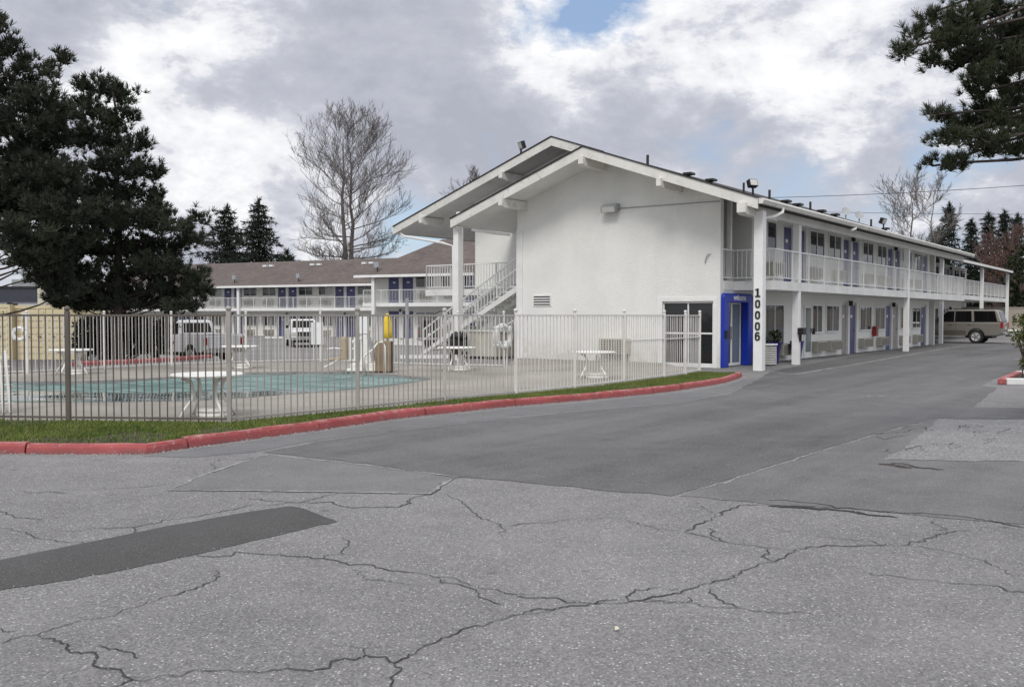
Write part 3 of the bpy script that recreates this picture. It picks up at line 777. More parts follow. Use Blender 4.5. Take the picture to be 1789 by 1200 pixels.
# columns
def column(x, y, s, z1, z0=0., name='column'): return MB().box(x - s / 2, x + s / 2, y - s / 2, y + s / 2, z0, z1).build(name, 'white_paint', motel, bevel=.012)
colA = column(-.62, -1.48, .27, 4.6)
for x in (3.25, 17.05): column(x, -1.18 if x < 5 else -1.2, .22, 4.75)
column(-1.0, 9.55, .23, 4.72); column(1.35, 11.42, .2, 5.6)
# roof planes
roof = MB()
def slab(a0, a1, b0, b1, fn):
    vs = [(a, b, fn(b) - d) for d in (0, T) for a, b in ((a0, b0), (a1, b0), (a1, b1), (a0, b1))]
    roof.add(vs, [(0, 1, 2, 3), (7, 6, 5, 4), (0, 4, 5, 1), (1, 5, 6, 2), (2, 6, 7, 3), (3, 7, 4, 0)])
slab(-1.3, 28.6, -1.69, 4.1, zr); slab(1.2, 28.6, 4.101, 7.0, zr); slab(-1.3, 3.0, 4.1, 9.6, zl); slab(1.2, 28.6, 7.001, 14.8, zlb)
ro = roof.build('roof', 'roof_dark', motel)
sof = MB()
def under(a0, a1, b0, b1, fn, g=.012):
    vs = [(a, b, fn(b) - T - e) for e in (.002, g) for a, b in ((a0, b0), (a1, b0), (a1, b1), (a0, b1))]
    sof.add(vs, [(0, 1, 2, 3), (7, 6, 5, 4), (0, 4, 5, 1), (1, 5, 6, 2), (2, 6, 7, 3), (3, 7, 4, 0)])
under(-1.28, -.002, -1.66, 4.09, zr); under(-.001, 2.39, -1.66, -.002, zr); under(2.395, 28.58, -1.66, -.003, zr); under(-1.28, -.002, 4.1, 9.58, zl); under(0, 2.39, 7.66, 9.58, zl)
sof.build('soffit', 'soffit_paint', motel); sof = MB()
under(1.22, 2.39, 4.11, 6.99, zr); under(1.22, 2.39, 7.0, 14.78, zlb); under(2.395, 28.58, 11.51, 14.78, zlb)
sof.build('soffit', 'soffit_dark', motel)
# rake boards
def rake(a, b0, b1, fn, name='rake_board', drop=.30, rise=.03):
    m = MB(); vs = [(x, b, fn(b) + h) for x in (a - .045, a - .001) for b, h in ((b0, rise), (b1, rise), (b1, rise - drop), (b0, rise - drop))]
    m.add(vs, [(3, 2, 1, 0), (4, 5, 6, 7), (0, 1, 5, 4), (1, 2, 6, 5), (2, 3, 7, 6), (3, 0, 4, 7)]); m.build(name, 'weathered_paint', motel)
    c = MB(); vs = [(x, b, fn(b) + h) for x in (a - .075, a + .1) for b, h in ((b0, rise + .045), (b1, rise + .045), (b1, rise + .002), (b0, rise + .002))]
    c.add(vs, [(3, 2, 1, 0), (4, 5, 6, 7), (0, 1, 5, 4), (1, 2, 6, 5), (2, 3, 7, 6), (3, 0, 4, 7)]); c.build('roof_edge', 'roof_dark', motel)
rake(-1.3, -1.69, 4.099, zr); rake(-1.3, 4.1, 9.6, zl); rake(1.2, 4.9, 6.999, zr); rake(1.2, 7.0, 14.8, zlb)
m = MB(); vs = [(x, 14.8 + y, zlb(14.8) + h) for x in (1.2, 28.6) for y, h in ((0, .02), (.04, .02), (.04, -.24), (0, -.24))]
m.add(vs, [(3, 2, 1, 0), (4, 5, 6, 7), (0, 1, 5, 4), (1, 2, 6, 5), (2, 3, 7, 6), (3, 0, 4, 7)]); m.build('fascia_board', 'weathered_paint', motel)
# outrigger beams under the rakes (cranked ends)
def beam(b, a0, a1, fn, w=.16, h=.3):
    z = fn(b) - T - .02; m = MB(); m.prism([(a1, z), (a0 - .02, z), (a0 - .12, z - .02), (a0 - .12, z - h + .06), (a0 + .05, z - h), (a1, z - h)], b - w / 2, b + w / 2, 'y'); m.build('roof_beam', 'weathered_paint', motel)
beam(4.1, -1.34, -.002, lambda b: zr(4.1) - .05, .18); beam(7.3, -1.34, -.002, zl); beam(1.35, -1.34, -.002, zr); beam(-1.25, -1.34, 1.0, lambda b: zr(b) , .26, .34)
beam(9.2, 1.16, 2.39, zlb); beam(13.2, 1.16, 2.39, zlb)
MB().box(1.0, 28.5, -1.33, -1.17, 4.52, zr(-1.2) - T - .03).build('eave_beam', 'soffit_paint', motel)
# gutter along the right eave and its downpipe elbow, rainwater pipes at the left
g = MB(); prof = [(-1.70, 4.88), (-1.84, 4.88), (-1.86, 4.83), (-1.81, 4.73), (-1.70, 4.73)]
g.prism(prof, -1.3, 28.6, 'x'); g.build('gutter', 'weathered_paint', motel)
MB().tube([(.3, -1.80, 4.74), (.28, -1.80, 4.62), (.0, -1.66, 4.48), (-.42, -1.5, 4.4), (-.44, -1.48, 4.2)], .05, 8).build('downpipe', 'white_paint', motel)
MB().tube([(7.4, -1.80, 4.75), (7.4, -1.80, 4.67), (7.1, -1.74, 4.6)], .045, 8).build('downpipe', 'white_paint', motel)
MB().tube([(1.3, 14.6, 5.0), (1.3, 14.3, 4.8), (1.32, 12.3, 4.45), (1.35, 11.75, 4.3), (1.35, 11.72, .1)], .05, 8).build('downpipe', 'white_paint', motel)
MB().tube([(-.9, 9.0, 4.62), (-.3, 8.4, 4.5), (-.1, 7.9, 4.44)], .05, 8).build('downpipe', 'white_paint', motel)
MB().box(-.05, -.002, 7.4, 7.66, 0, 4.6).build('corner_board', 'white_paint', motel)
# gable window, vent, lamp, conduit, air conditioner on the gable wall
m = MB()
m.box(.05, .17, .20, .28, 0, 2.06); m.box(.05, .17, 1.92, 2.0, 0, 2.06); m.box(.05, .17, .28, 1.92, 1.98, 2.06); m.box(.05, .17, .28, 1.92, .0, .12); m.box(.06, .16, 1.08, 1.12, .12, 1.98); m.box(.06, .16, .28, 1.08, 1.02, 1.07); m.box(.06, .16, 1.12, 1.92, 1.02, 1.07)
gw = m.build('window', 'white_paint', motel)
MB().box(.10, .12, .281, 1.919, .121, 1.979).build('pane', 'pane', gw)
m = MB(); m.box(-.03, -.002, 1.95, 2.12, 0, 2.16); m.box(-.03, -.002, .1, .22, 0, 2.16); m.box(-.03, -.002, .22, 1.95, 2.04, 2.16); m.build('window_trim', 'white_paint', motel)
v = MB().box(-.03, -.002, 6.2, 6.96, 1.92, 2.3).build('wall_vent', 'white_paint', motel)
m = MB()
for i in range(4): m.box(-.036, -.031, 6.24, 6.92, 1.955 + i * .088, 1.995 + i * .088)
m.build('louvre', 'black', v)
lp = MB().prism([(-.02, 5.0), (-.30, 4.93), (-.34, 5.12), (-.16, 5.22), (-.02, 5.22)], 3.5, 4.05, 'y').build('wall_lamp', 'metal_grey', motel); 
m = MB(); m.add([(-.304, 3.55, 4.945), (-.304, 4.0, 4.945), (-.344, 4.0, 5.10), (-.344, 3.55, 5.10)], [(0, 1, 2, 3)]); m.build('lamp_lens', 'lamp_glass', lp)
MB().tube([(-.025, 3.5, 5.07), (-.025, .08, 5.05), (-.025, .03, 5.04)], .014, 5).build('conduit', 'metal_grey', motel)
MB().tube([(-.03, .33, 3.47), (-.06, .40, 3.45), (-.05, .47, 3.32), (-.03, .5, 3.2)], .018, 5).build('hook', 'metal_grey', motel)
acb = [pa(1052, 608), pa(1102, 632)]
a1 = MB().box(-.22, -.002, acb[1][0], acb[0][0], .35, .85).build('air_conditioner', 'ac_beige', motel, bevel=.012)
m = MB()
for i in range(8): m.box(-.226, -.215, acb[1][0] + .05, acb[0][0] - .05, .39 + i * .055, .415 + i * .055)
m.build('grille', 'ac_gap', a1)
# blue entrance portal with lettering, glass doors behind
def portal():
    o = []; i_ = []
    x0, x1, t, h, hi = .06, 2.36, .40, 2.28, 2.0; r = .14; k = 6
    out = [(x0, 0)] + [(x0 + r - r * math.cos(q * math.pi / 2 / k), h - r + r * math.sin(q * math.pi / 2 / k)) for q in range(k + 1)] + [(x1 - r + r * math.sin(q * math.pi / 2 / k), h - r + r * math.cos(q * math.pi / 2 / k)) for q in range(k + 1)] + [(x1, 0)]
    inn = [(x1 - t, 0), (x1 - t, hi), (x0 + t, hi), (x0 + t, 0)]
    p = MB().prism(out + inn, -.09, .16, 'y').build('entrance_portal', 'portal_blue', motel, bevel=.03)
    M = Matrix.Translation((1.25, -.094, 2.15)) @ Matrix.Rotation(R(90), 4, 'X')
    text_mesh('lettering', 'welcome', .26, M, 'sign_white', p, .003, .004)
    d = MB(); d.box(.5, .56, .17, .22, .02, 2.02); d.box(1.9, 1.96, .17, .22, .02, 2.02); d.box(.56, 1.9, .17, .22, 1.96, 2.02); d.box(1.18, 1.28, .17, .22, .02, 1.96); d.box(.56, 1.18, .17, .22, .02, .1); d.box(1.28, 1.9, .17, .22, .02, .1)
    g = d.build('glass_door', 'white_paint', motel)
    MB().box(.561, 1.179, .185, .2, .101, 1.959).build('pane', 'pane', g); MB().box(1.281, 1.899, .185, .2, .101, 1.959).build('pane', 'door_glass', g)
    MB().box(1.12, 1.15, .10, .169, .85, 1.25).build('handle', 'metal_grey', g)
    MB().box(.75, .98, .175, .183, 1.15, 1.5).build('notice', 'sign_white', g)
    MB().box(.14, .24, -.16, -.095, .9, 1.14).build('intercom', 'black', p)
portal()
m = MB(); m.box(.225, 2.383, .02, .3, 2.29, 2.37); m.build('lintel', 'white_paint', motel)
MB().box(2.385, 2.6, -.004, .1, 0, 2.37).build('wall', 'stucco', motel)
MB().box(.3, .75, -.05, -.002, 2.2, 2.36).build('door_sensor', 'white_paint', motel) if False else None
# house number on the corner column: slab numerals
def numerals():
    x = -.62 - .27 / 2 - .012; yc = -1.48
    def stroke(m, pts, w):
        for p, q in zip(pts, pts[1:]): m.bar((x, p[0], p[1]), (x, q[0], q[1]), w, .02, (1, 0, 0))
    def oval(zc, hh, hw, a0=0, a1=360):
        n = 14; return [(yc - hw * max(-1, min(1, 1.25 * math.sin(R(a0 + (a1 - a0) * i / n)))), zc + hh * max(-1, min(1, 1.15 * math.cos(R(a0 + (a1 - a0) * i / n))))) for i in range(n + 1)]
    zs = [2.25, 1.93, 1.61, 1.29, 1.0]
    for k, ch in enumerate('10006'):
        m = MB(); z = zs[k]; hh = .105
        if ch == '1':
            m.bar((x, yc, z - hh), (x, yc, z + hh + .015), .055, .02, (1, 0, 0)); m.bar((x, yc + .075, z - hh), (x, yc - .075, z - hh), .04, .02, (1, 0, 0)); m.bar((x, yc + .07, z + hh - .02), (x, yc, z + hh - .005), .035, .02, (1, 0, 0))
        elif ch == '0': stroke(m, oval(z, hh - .01, .052), .045)
        else:
            stroke(m, oval(z - .04, .062, .052), .042); stroke(m, [(yc - .055, z + .08), (yc - .02, z + hh), (yc + .02, z + hh), (yc + .052, z + .07), (yc + .052, z - .05)], .042)
        m.build('numeral', 'letter_black', colA)
numerals()
# stairs rising to the right behind the gable wall, landing, gallery round the corner
st = MB(); a0, a1 = .45, 1.45
zb = lambda b: max(0, (12.5 - b) * .585 + .1)
n = 14
for i in range(n):
    b = 12.5 - i * (4.45 / n); z = .1 + (i + 1) * (2.56 / n); st.box(a0 + .05, a1 - .05, b - .33, b - .02, z - .05, z)
for a in (a0, a1):
    vs = [(a + d, b, z) for d in (-.03, .03) for b, z in ((12.6, .02), (12.6, .16), (8.0, 2.66), (8.0, 2.44))]
    st.add(vs, [(3, 2, 1, 0), (4, 5, 6, 7), (0, 1, 5, 4), (1, 2, 6, 5), (2, 3, 7, 6), (3, 0, 4, 7)])
sto = st.build('staircase', 'soffit_paint', motel)
sr = MB()
for a in (a0, a1):
    for h in (.95, .55): sr.bar((a, 12.5, .1 + h), (a, 8.0, 2.72 + h), .045, .045)
    for j in range(31):
        b = 12.5 - j * .15; z = .12 + (12.5 - b) * .585; sr.bar((a, b, z), (a, b, z + (.95 if a == a0 else .93)), .02 if j % 6 else .045)
sr.build('stair_railing', 'rail_white', sto)
MB().prism([(1.5, 7.0), (1.5, 13.35), (28.9, 13.35), (28.9, 11.51), (2.39, 11.51), (2.39, 7.0)], Zs, 2.62, 'z').build('gallery_floor', 'concrete_edge', motel)
W.railing([(1.53, 8.0), (1.53, 13.3), (28.8, 13.3)], 2.62, gap=.14)
MB().box(.3, 1.4, 8.9, 10.6, .1, 1.0).build('storage_box', 'ac_beige', motel)
MB().box(.25, 1.45, 8.85, 10.65, 1.001, 1.06).build('box_lid', 'weathered_paint', motel)
# things fixed on the roof
def flood(x, y, fn, dirv, s=.34, white=False, lift=.0):
    z = fn(y); d = Vector(dirv).normalized(); c = Vector((x, y, z + .42 + lift))
    f = MB().bar((x, y, z), c - d * .02, .05).build('floodlight', 'black', motel)
    hb = MB(); hb.bar(c - d * .12, c + d * .03, s, s * .8, (0, 0, 1)); hb.build('housing', 'black', f)
    lens = MB(); lens.bar(c + d * .031, c + d * .04, s * .85, s * .66, (0, 0, 1)); lens.build('lens', 'lamp_glass', f)
flood(1.3, 8.45, zlb, (-.8, .5, -.3)); flood(-.6, -1.25, zr, (-.5, -.8, .35), .27); flood(12.9, -1.3, zr, (-.2, -.9, -.4), .3)
for x, y, k in ((-.2, 2.4, 0), (1.1, 1.6, 1), (1.9, 1.2, 1), (4.4, .2, 0), (4.9, -.2, 1), (5.5, -.4, 1), (7.2, 2.3, 0), (8.8, .3, 0), (9.5, .1, 1), (10.2, -.2, 1), (16.5, .2, 0), (17.0, -.3, 1)):
    z = zr(y)
    if k: m = MB(); m.box(x - .04, x + .04, y - .04, y + .04, z - .05, z + .12); m.box(x - .17, x + .17, y - .14, y + .14, z + .10, z + .17)
    else: m = MB(); m.tube([(x, y, z - .05), (x, y, z + .36)], .045, 8)
    m.build('roof_vent', 'trim_dark', motel)
for x, y in ((11.2, -.3), (12.3, -.5)):
    z = zr(y); d = MB().tube([(x, y, z), (x, y, z + .3)], .025, 6).build('satellite_dish', 'metal_grey', motel)
    q = MB(); M = Matrix.Rotation(R(62), 4, Vector((.5, -.8, 0)))
    vs = [M @ Vector((r_ * math.cos(t * math.pi / 6), r_ * math.sin(t * math.pi / 6), r_ * r_ * .6)) + Vector((x, y, z + .38)) for r_ in (.02, .08, .14, .18) for t in range(12)]
    q.add(vs, [(i * 12 + j, i * 12 + (j + 1) % 12, (i + 1) * 12 + (j + 1) % 12, (i + 1) * 12 + j) for i in range(3) for j in range(12)]); q.build('dish', 'metal_grey', d, smooth=True)
# ash receptacle on column, concrete walk edge
MB().box(3.05, 3.35, -1.48, -1.295, .98, 1.2).build('ash_box', 'black', motel)
MB().box(3.2, 3.26, -1.36, -1.30, .75, .98).build('ash_bracket', 'black', motel)

# --- further wing on the right (same line, beyond the passage)
w2 = thing('motel_wing', 'far continuation of the white motel with balcony, behind the tan parked vehicle', 'motel', (*wor(29.8, 3.0), .12), MROT)
W2 = Wing(w2, lift=.1)
L2 = 22.6
alc2 = [(x, x + 2.1) for x in (2.4, 9.0, 15.6)]
W2.wall_with_alcoves(0, L2, -.1, 2.5, alc2); W2.wall_with_alcoves(0, L2, 2.765, 5.1, alc2)
MB().box(.26, L2 - .01, .6, 9, -.1, 5.0).build('wall', 'stucco', w2)
for x in (2.4, 9.0, 15.6):
    W2.pair(x, x + .95, x + 1.15, x + 2.1, 2.766); W2.pair(x, x + .95, x + 1.15, x + 2.1, -.1)
    for q in (x + 2.5, x + 4.6):
        W2.window(q, q + 1.5, 3.95, 4.8); W2.window(q, q + 1.5, 1.0, 1.95); W2.ac(q, q + 1.1, 3.05, 3.45)
W2.window(.3, 1.8, 3.95, 4.8)
MB().box(0, L2, -2.75, -.001, 2.48, 2.76).build('balcony_floor', 'concrete_edge', w2)
W2.railing([(.05, -2.72), (L2 - .05, -2.72), (L2 - .05, -.05)], 2.76)
for x in (.5, 12.4, L2 - .15): MB().box(x - .13, x + .13, -2.95, -2.76, -.4, 4.8).build('column', 'white_paint', w2)
rf = MB()
for y0, z0, y1, z1 in ((-3.1, 4.82, 4.3, 7.2), (4.3, 7.2, 12, 4.82)):
    vs = [(x, y, z + d) for d in (0, -.2) for x, y, z in ((-.5, y0, z0), (L2 + .1, y0, z0), (L2 + .1, y1, z1), (-.5, y1, z1))]
    rf.add(vs, [(0, 1, 2, 3), (7, 6, 5, 4), (0, 4, 5, 1), (1, 5, 6, 2), (2, 6, 7, 3), (3, 7, 4, 0)])
rf.build('roof', 'roof_dark', w2)
MB().box(-.5, L2 + .1, -3.20, -3.11, 4.68, 4.82).build('gutter', 'soffit_paint', w2)
m = MB(); m.box(.6, .64, -2.2, -2.16, 0, .9); m.box(.6, .64, -1.2, -1.16, 0, .9); m.box(.6, .64, -2.2, -1.16, .9, .94); m.build('step_rail', 'rail_white', w2)

# --- left rear wings (facades turned 25.5 degrees from the picture plane)
RL = R(-25.5)
def rear_wing(root, length, mods, gable, hip=0., cols=(), lows=()):
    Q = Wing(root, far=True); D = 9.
    alc = [(x - 1.15, x + 1.05) for x in mods]
    Q.wall_with_alcoves(0, length, -.4, Zs, alc, top=2.5); Q.wall_with_alcoves(0, length, 2.665, 4.75, alc)
    MB().box(.05, length - .05, .6, D, -.4, 4.75).build('wall', 'stucco', root)
    for x in mods:
        Q.pair(x - 1.15, x - .2, x + .1, x + 1.05, Q.z2); Q.pair(x - 1.15, x - .2, x + .1, x + 1.05, 0)
        for q in (x - 2.95, x + 1.35):
            if q < .1 or q + 1.6 > length: continue
            Q.window(q, q + 1.55, 3.85, 4.62); Q.window(q, q + 1.55, 1.0, 1.95)
            Q.ac(q + .2, q + 1.3, 2.95, 3.38); Q.ac(q + .2, q + 1.3, .24, .62)
    MB().box(-.2, length + .1, -1.35, -.001, Zs, Q.z2).build('balcony_floor', 'white_paint', root)
    Q.railing([(-.15, -1.3), (length + .05, -1.3)], Q.z2, gap=.13)
    for x in cols: MB().box(x - .13, x + .13, -1.6, -1.38, -.4, 4.72).build('column', 'white_paint', root)
    e = 4.72; rz_ = gable; r = MB(); ov = 1.75
    y0, y1, ym = -ov, D + 1.5, D / 2
    xl, xr = -.6, length + .6
    vs = [(xl, y0, e), (xr, y0, e), (xr, y1, e), (xl, y1, e), (xl + hip, ym, rz_), (xr - (hip * .2 if hip else 0), ym, rz_)]
    vs += [(a, b, c - .16) for a, b, c in vs[:4]]
    r.add(vs, [(0, 1, 5, 4), (2, 3, 4, 5), (1, 2, 5), (3, 0, 4), (0, 6, 7, 1), (1, 7, 8, 2), (2, 8, 9, 3), (3, 9, 6, 0), (9, 8, 7, 6)])
    r.build('roof', 'roof_brown', root)
    MB().box(xl - .05, xr + .05, y0 - .12, y0 - .005, e - .17, e + .02).build('gutter', 'white_paint', root)
    return Q
xa, ya = (408 - 894.5) / F * 90, 90.0
d_ = (math.cos(RL), math.sin(RL))
lw = thing('motel_wing', 'long brown roofed motel wing behind the pool with paired blue doors upstairs', 'motel', (xa - 17.9 * d_[0], ya - 17.9 * d_[1], -.36), RL)
rear_wing(lw, 37.0, [4.7, 11.3, 17.9, 24.5, 31.1], 7.35, 2.2, cols=(19.9,))
def on_roof(root, x, t, kind):
    """t 0..1 from eave to ridge"""
    y = -1.75 + t * 6.25; z = 4.72 + t * 2.6
    m = MB()
    if kind == 'vent': m.box(x - .22, x + .22, y - .15, y + .15, z + .02, z + .2); m.build('roof_vent', 'sign_white', root)
    else:
        f = MB().bar((x, y, z), (x, y, z + .5), .06).build('floodlight', 'black', root); MB().box(x - .2, x + .2, y - .15, y + .1, z + .35, z + .75).build('housing', 'metal_grey', f)
for x in (19.2, 20.0, 25.0, 25.8, 31.0, 31.8): on_roof(lw, x, .78, 'vent')
on_roof(lw, 19.0, .12, 'f'); on_roof(lw, 26.6, .12, 'f')
xb, yb = (655 - 894.5) / F * 71.5, 71.5
rw = thing('motel_wing', 'closer hip roofed motel wing at the end of the rear building, next to the stairs', 'motel', (xb, yb, -.12), RL)
rear_wing(rw, 17.5, [2.4, 9.0, 15.0], 7.75, 4.0, cols=(.9,))
on_roof(rw, 1.0, .1, 'f')
for x in (8.5, 9.6): on_roof(rw, x, .8, 'vent')

# ------------------------------------------------------------------ pool furniture
def make_table():
    t = thing('patio_table', '', 'table')
    MB().lathe([(.02, .60), (.5, .60), (.53, .612), (.53, .63), (.515, .64), (.02, .642)], 28).build('table_top', 'resin_white', t, smooth=False)
    for k in range(4):
        a = R(35 + 90 * k); c, s = math.cos(a), math.sin(a)
        pts = [(r_ * c, r_ * s, z) for r_, z in ((.40, .585), (.27, .53), (.22, .40), (.25, .27), (.36, .14), (.45, .0))]
        MB().tube(pts, [.028, .028, .024, .024, .022, .02], 8).build('leg', 'resin_white', t, smooth=True)
    return t
def make_base():
    b = thing('umbrella_stand', '', 'umbrella stand')
    MB().lathe([(.02, .0), (.25, .0), (.26, .03), (.25, .055), (.22, .06), (.22, .085), (.25, .09), (.245, .12), (.04, .135)], 24).build('base', 'resin_white', b)
    MB().tube([(0, 0, .13), (0, 0, .56)], .03, 10).build('tube', 'resin_white', b)
    return b
tabs = [(362, 13.75, .2, 'big round white patio table nearest the road, in front of the pool cover', 'round white stand under the patio table nearest the road'),
        (124, 23.6, .8, 'white patio table in front of the yellow containers, far side of the pool', 'white stand under the table by the yellow containers'),
        (418, 26.3, .4, 'white patio table by the far fence behind the white pickup truck', 'white stand under the table by the white pickup truck'),
        (797, 25.3, .5, 'white patio table at the foot of the outside stairs', 'white stand under the table at the foot of the stairs'),
        (1037, 22.2, .1, 'white patio table against the blank gable wall beside an air conditioner', 'white stand under the table against the gable wall')]
tb = None
for px, Y, rz, l1, l2 in tabs:
    x = (px - 894.5) / F * Y
    if tb is None: tb = make_table(); bs_ = make_base(); a, b = tb, bs_
    else: a, b = copy_tree(tb), copy_tree(bs_)
    a.location = (x, Y, FZ); a.rotation_euler = (0, 0, rz); a['label'] = l1; a['group'] = 'patio tables round the pool'
    b.location = (x + .09, Y + .03, FZ); b.rotation_euler = (0, 0, rz); b['label'] = l2; b['group'] = 'umbrella stands under the tables'
# life rings
def life_ring(label, loc_, rz, Rr=.17, rr=.05):
    t = thing('life_ring', label, 'life ring', loc_, rz, 'life rings on the pool fences')
    MB().torus((0, 0, 0), Rr, rr, 28, 10).build('ring', 'resin_white', t, smooth=True)
    m = MB()
    for k in range(4):
        a = R(45 + 90 * k); M = Matrix.Rotation(-a, 4, 'Y') ; m.bar(M @ Vector((Rr - rr - .004, 0, 0)), M @ Vector((Rr + rr + .004, 0, 0)), .05, 2 * rr + .012, (0, 1, 0))
    m.build('strap', 'sign_white', t); return t
yy = 24.0
life_ring('white life ring hanging on the far fence before the yellow containers', ((34 - 894.5) / F * yy, yy, EYE - (583 - HOR) * yy / F), .2, .15, .045)
pA, pB = Vector(fence_pts[3]), Vector(fence_pts[4]); dv = (pB - pA).normalized(); ring_p = pA + (pB - pA) * .86 + Vector((-dv.y, dv.x)) * .09
lr = life_ring('white life ring on the near fence below the staircase, rope hanging down', (ring_p.x, ring_p.y, EYE - (588 - HOR) * ring_p.y / F), math.atan2(dv.y, dv.x), .20, .055)
m = MB(); m.tube([(.1, 0, -.2), (.12, .02, -.4), (.1, 0, -.6), (.13, .02, -.8), (.12, 0, -1.0)], .014, 5); m.tube([(.1, 0, .22), (.3, .02, .3), (.42, .02, .1), (.38, 0, -.1)], .01, 5); m.build('rope', 'sign_white', lr)
# pool lift, seat folded toward the pool
X, Y = (640 - 894.5) / F * 24.6, 24.6
pl = thing('pool_lift', 'white pool lift with tan bucket seat standing at the pool edge', 'pool lift', (X, Y, FZ), 0)
m = MB(); m.box(-.5, .35, -.25, .25, .02, .10); m.box(-.4, .30, -.2, .2, .10, .24); m.build('base', 'resin_white', pl, bevel=.02)
m = MB(); m.prism([(-.16, .24), (.16, .24), (.02, .98), (-.10, .98)], -.09, .09, 'y'); m.build('mast', 'resin_white', pl, bevel=.015)
m = MB(); m.bar((-.05, 0, .95), (-.42, 0, .78), .07); m.bar((-.42, 0, .92), (-.42, 0, .3), .05); m.bar((-.30, 0, .92), (-.30, 0, .3), .05); m.bar((-.42, 0, .62), (-.3, 0, .62), .04); m.bar((-.42, 0, .32), (-.3, 0, .32), .04); m.build('arm', 'resin_white', pl)
m = MB(); m.prism([(-.50, .33), (-.52, .9), (-.60, .95), (-.68, .85), (-.66, .42), (-.98, .36), (-.98, .3)], -.22, .22, 'y'); m.build('seat', 'seat_tan', pl, bevel=.03)
m = MB(); m.tube([(-.62, -.24, .62), (-.8, -.24, .64), (-1.0, -.24, .62)], .02, 6); m.tube([(-.7, -.2, .36), (-.9, -.2, .22), (-1.08, -.2, .14)], .022, 6); m.build('armrest', 'resin_white', pl)
m = MB(); m.tube([(.12, -.1, .9), (.24, -.1, .3)], .03, 8); m.build('actuator', 'metal_grey', pl)
X, Y = (669 - 894.5) / F * 24.4, 24.4
cb = thing('towel_bin', 'tan covered upright bin beside the pool lift', 'bin', (X, Y, FZ), .15)
MB().box(-.21, .21, -.22, .22, .03, .83).build('cover', 'tan_cover', cb, bevel=.02); MB().box(-.19, .19, -.2, .2, 0, .03).build('base', 'black', cb); MB().box(.212, .26, -.2, .2, .02, .82).build('side_panel', 'trim_dark', cb)
hr = thing('pool_handrail', 'pair of white curved handrails rising from the pool beside the tan bin', 'handrail', ((655 - 894.5) / F * 24.0, 24.0, FZ), .1)
for y in (-.12, .3):
    MB().tube([(-.28, y, .0), (-.29, y, .38), (-.25, y, .48), (-.05, y, .62), (.08, y, .80), (.2, y, .82), (.26, y, .7), (.27, y, 0)], .022, 8).build('rail', 'resin_white', hr, smooth=True)
X, Y = (676.5 - 894.5) / F * 26.2, 26.2
um = thing('patio_umbrella', 'closed yellow patio umbrella standing behind the tan bin', 'umbrella', (X, Y, FZ))
MB().tube([(0, 0, 0), (0, 0, 1.58)], .022, 8).build('pole', 'metal_grey', um)
prof = [(.02, 1.56), (.07, 1.5), (.10, 1.3), (.115, 1.05), (.13, .86), (.09, .85)]
vs = []; n = 20
for r_, z in prof:
    for j in range(n): t = 2 * math.pi * j / n; q = r_ * (1 + .16 * math.cos(5 * t)); vs.append((q * math.cos(t), q * math.sin(t), z))
m = MB(); m.add(vs, [(i * n + j, i * n + (j + 1) % n, (i + 1) * n + (j + 1) % n, (i + 1) * n + j) for i in range(len(prof) - 1) for j in range(n)]); m.build('canopy', 'yellow_cloth', um, smooth=True)
MB().lathe([(.02, 0), (.2, 0), (.2, .06), (.03, .1)], 16).build('base', 'metal_grey', um)
# rescue hook pole, shower post, signs
X, Y = (711 - 894.5) / F * 28.0, 28.0
sp_ = thing('shower_post', 'tall thin grey post at the far fence left of the stairs', 'post', (X, Y, FZ)); MB().tube([(0, 0, 0), (0, 0, 2.02)], .05, 10).build('post', 'metal_grey', sp_); MB().lathe([(.11, 0), (.11, .03), (.05, .05)], 12).build('foot', 'metal_grey', sp_)
p = at(757, 549, 27.6); q = at(775, 545, 27.6)
o = MB().tube([at(735, 553, 27.6), at(757, 549.5, 27.6), at(768, 544, 27.6), at(774, 543, 27.6), at(777, 549, 27.6), at(776, 560, 27.6), at(774, 637, 27.6)], .018, 6).build('rescue_hook', 'black'); tag(o, 'thin black rescue hook pole above the far fence beside the stair post', 'pole')
def sign(px0, px1, py0, py1, Y, label, rules):
    a, b = at(px0, py0, Y), at(px1, py1, Y); x = (a[0] + b[0]) / 2
    t = thing('pool_sign', label, 'sign', (x, Y, b[2])); w = (b[0] - a[0]) / 2; h = a[2] - b[2]
    MB().box(-w, w, -.012, .0, 0, h).build('board', 'sign_white', t)
    m = MB(); m.bar((-w * .6, .02, h), (-w * .6, .02, -(b[2] - FZ)), .03); m.bar((w * .6, .02, h), (w * .6, .02, -(b[2] - FZ)), .03); m.build('stake', 'fence_white', t)
sign(543, 565, 563, 602, 30.3, 'white rectangular board on the far fence in front of the white vehicle', 1)
sign(627, 643, 553, 583, 27.6, 'white board on the far fence behind the pool lift', 1)
# folded lounge leaning at the left end of the near fence
lx, ly = gp(6, 722, FZ)
lg = thing('lounge_chair', 'folded white lounge chair leaning on end at the far left of the pool fence', 'lounge chair', (lx - .05, ly, FZ), .1)
m = MB()
for i in range(4): m.bar((-.15 + i * .1, .0, 0), (-.30 + i * .09, .25, .95), .03, .05)
m.build('frame', 'resin_white', lg); m = MB()
for i in range(6): z = .15 + i * .14; m.bar((-.2 - z * .14, .02 + z * .25, z), (.2 - z * .16, .02 + z * .25, z), .05, .015)
m.build('slat_panel', 'resin_white', lg)
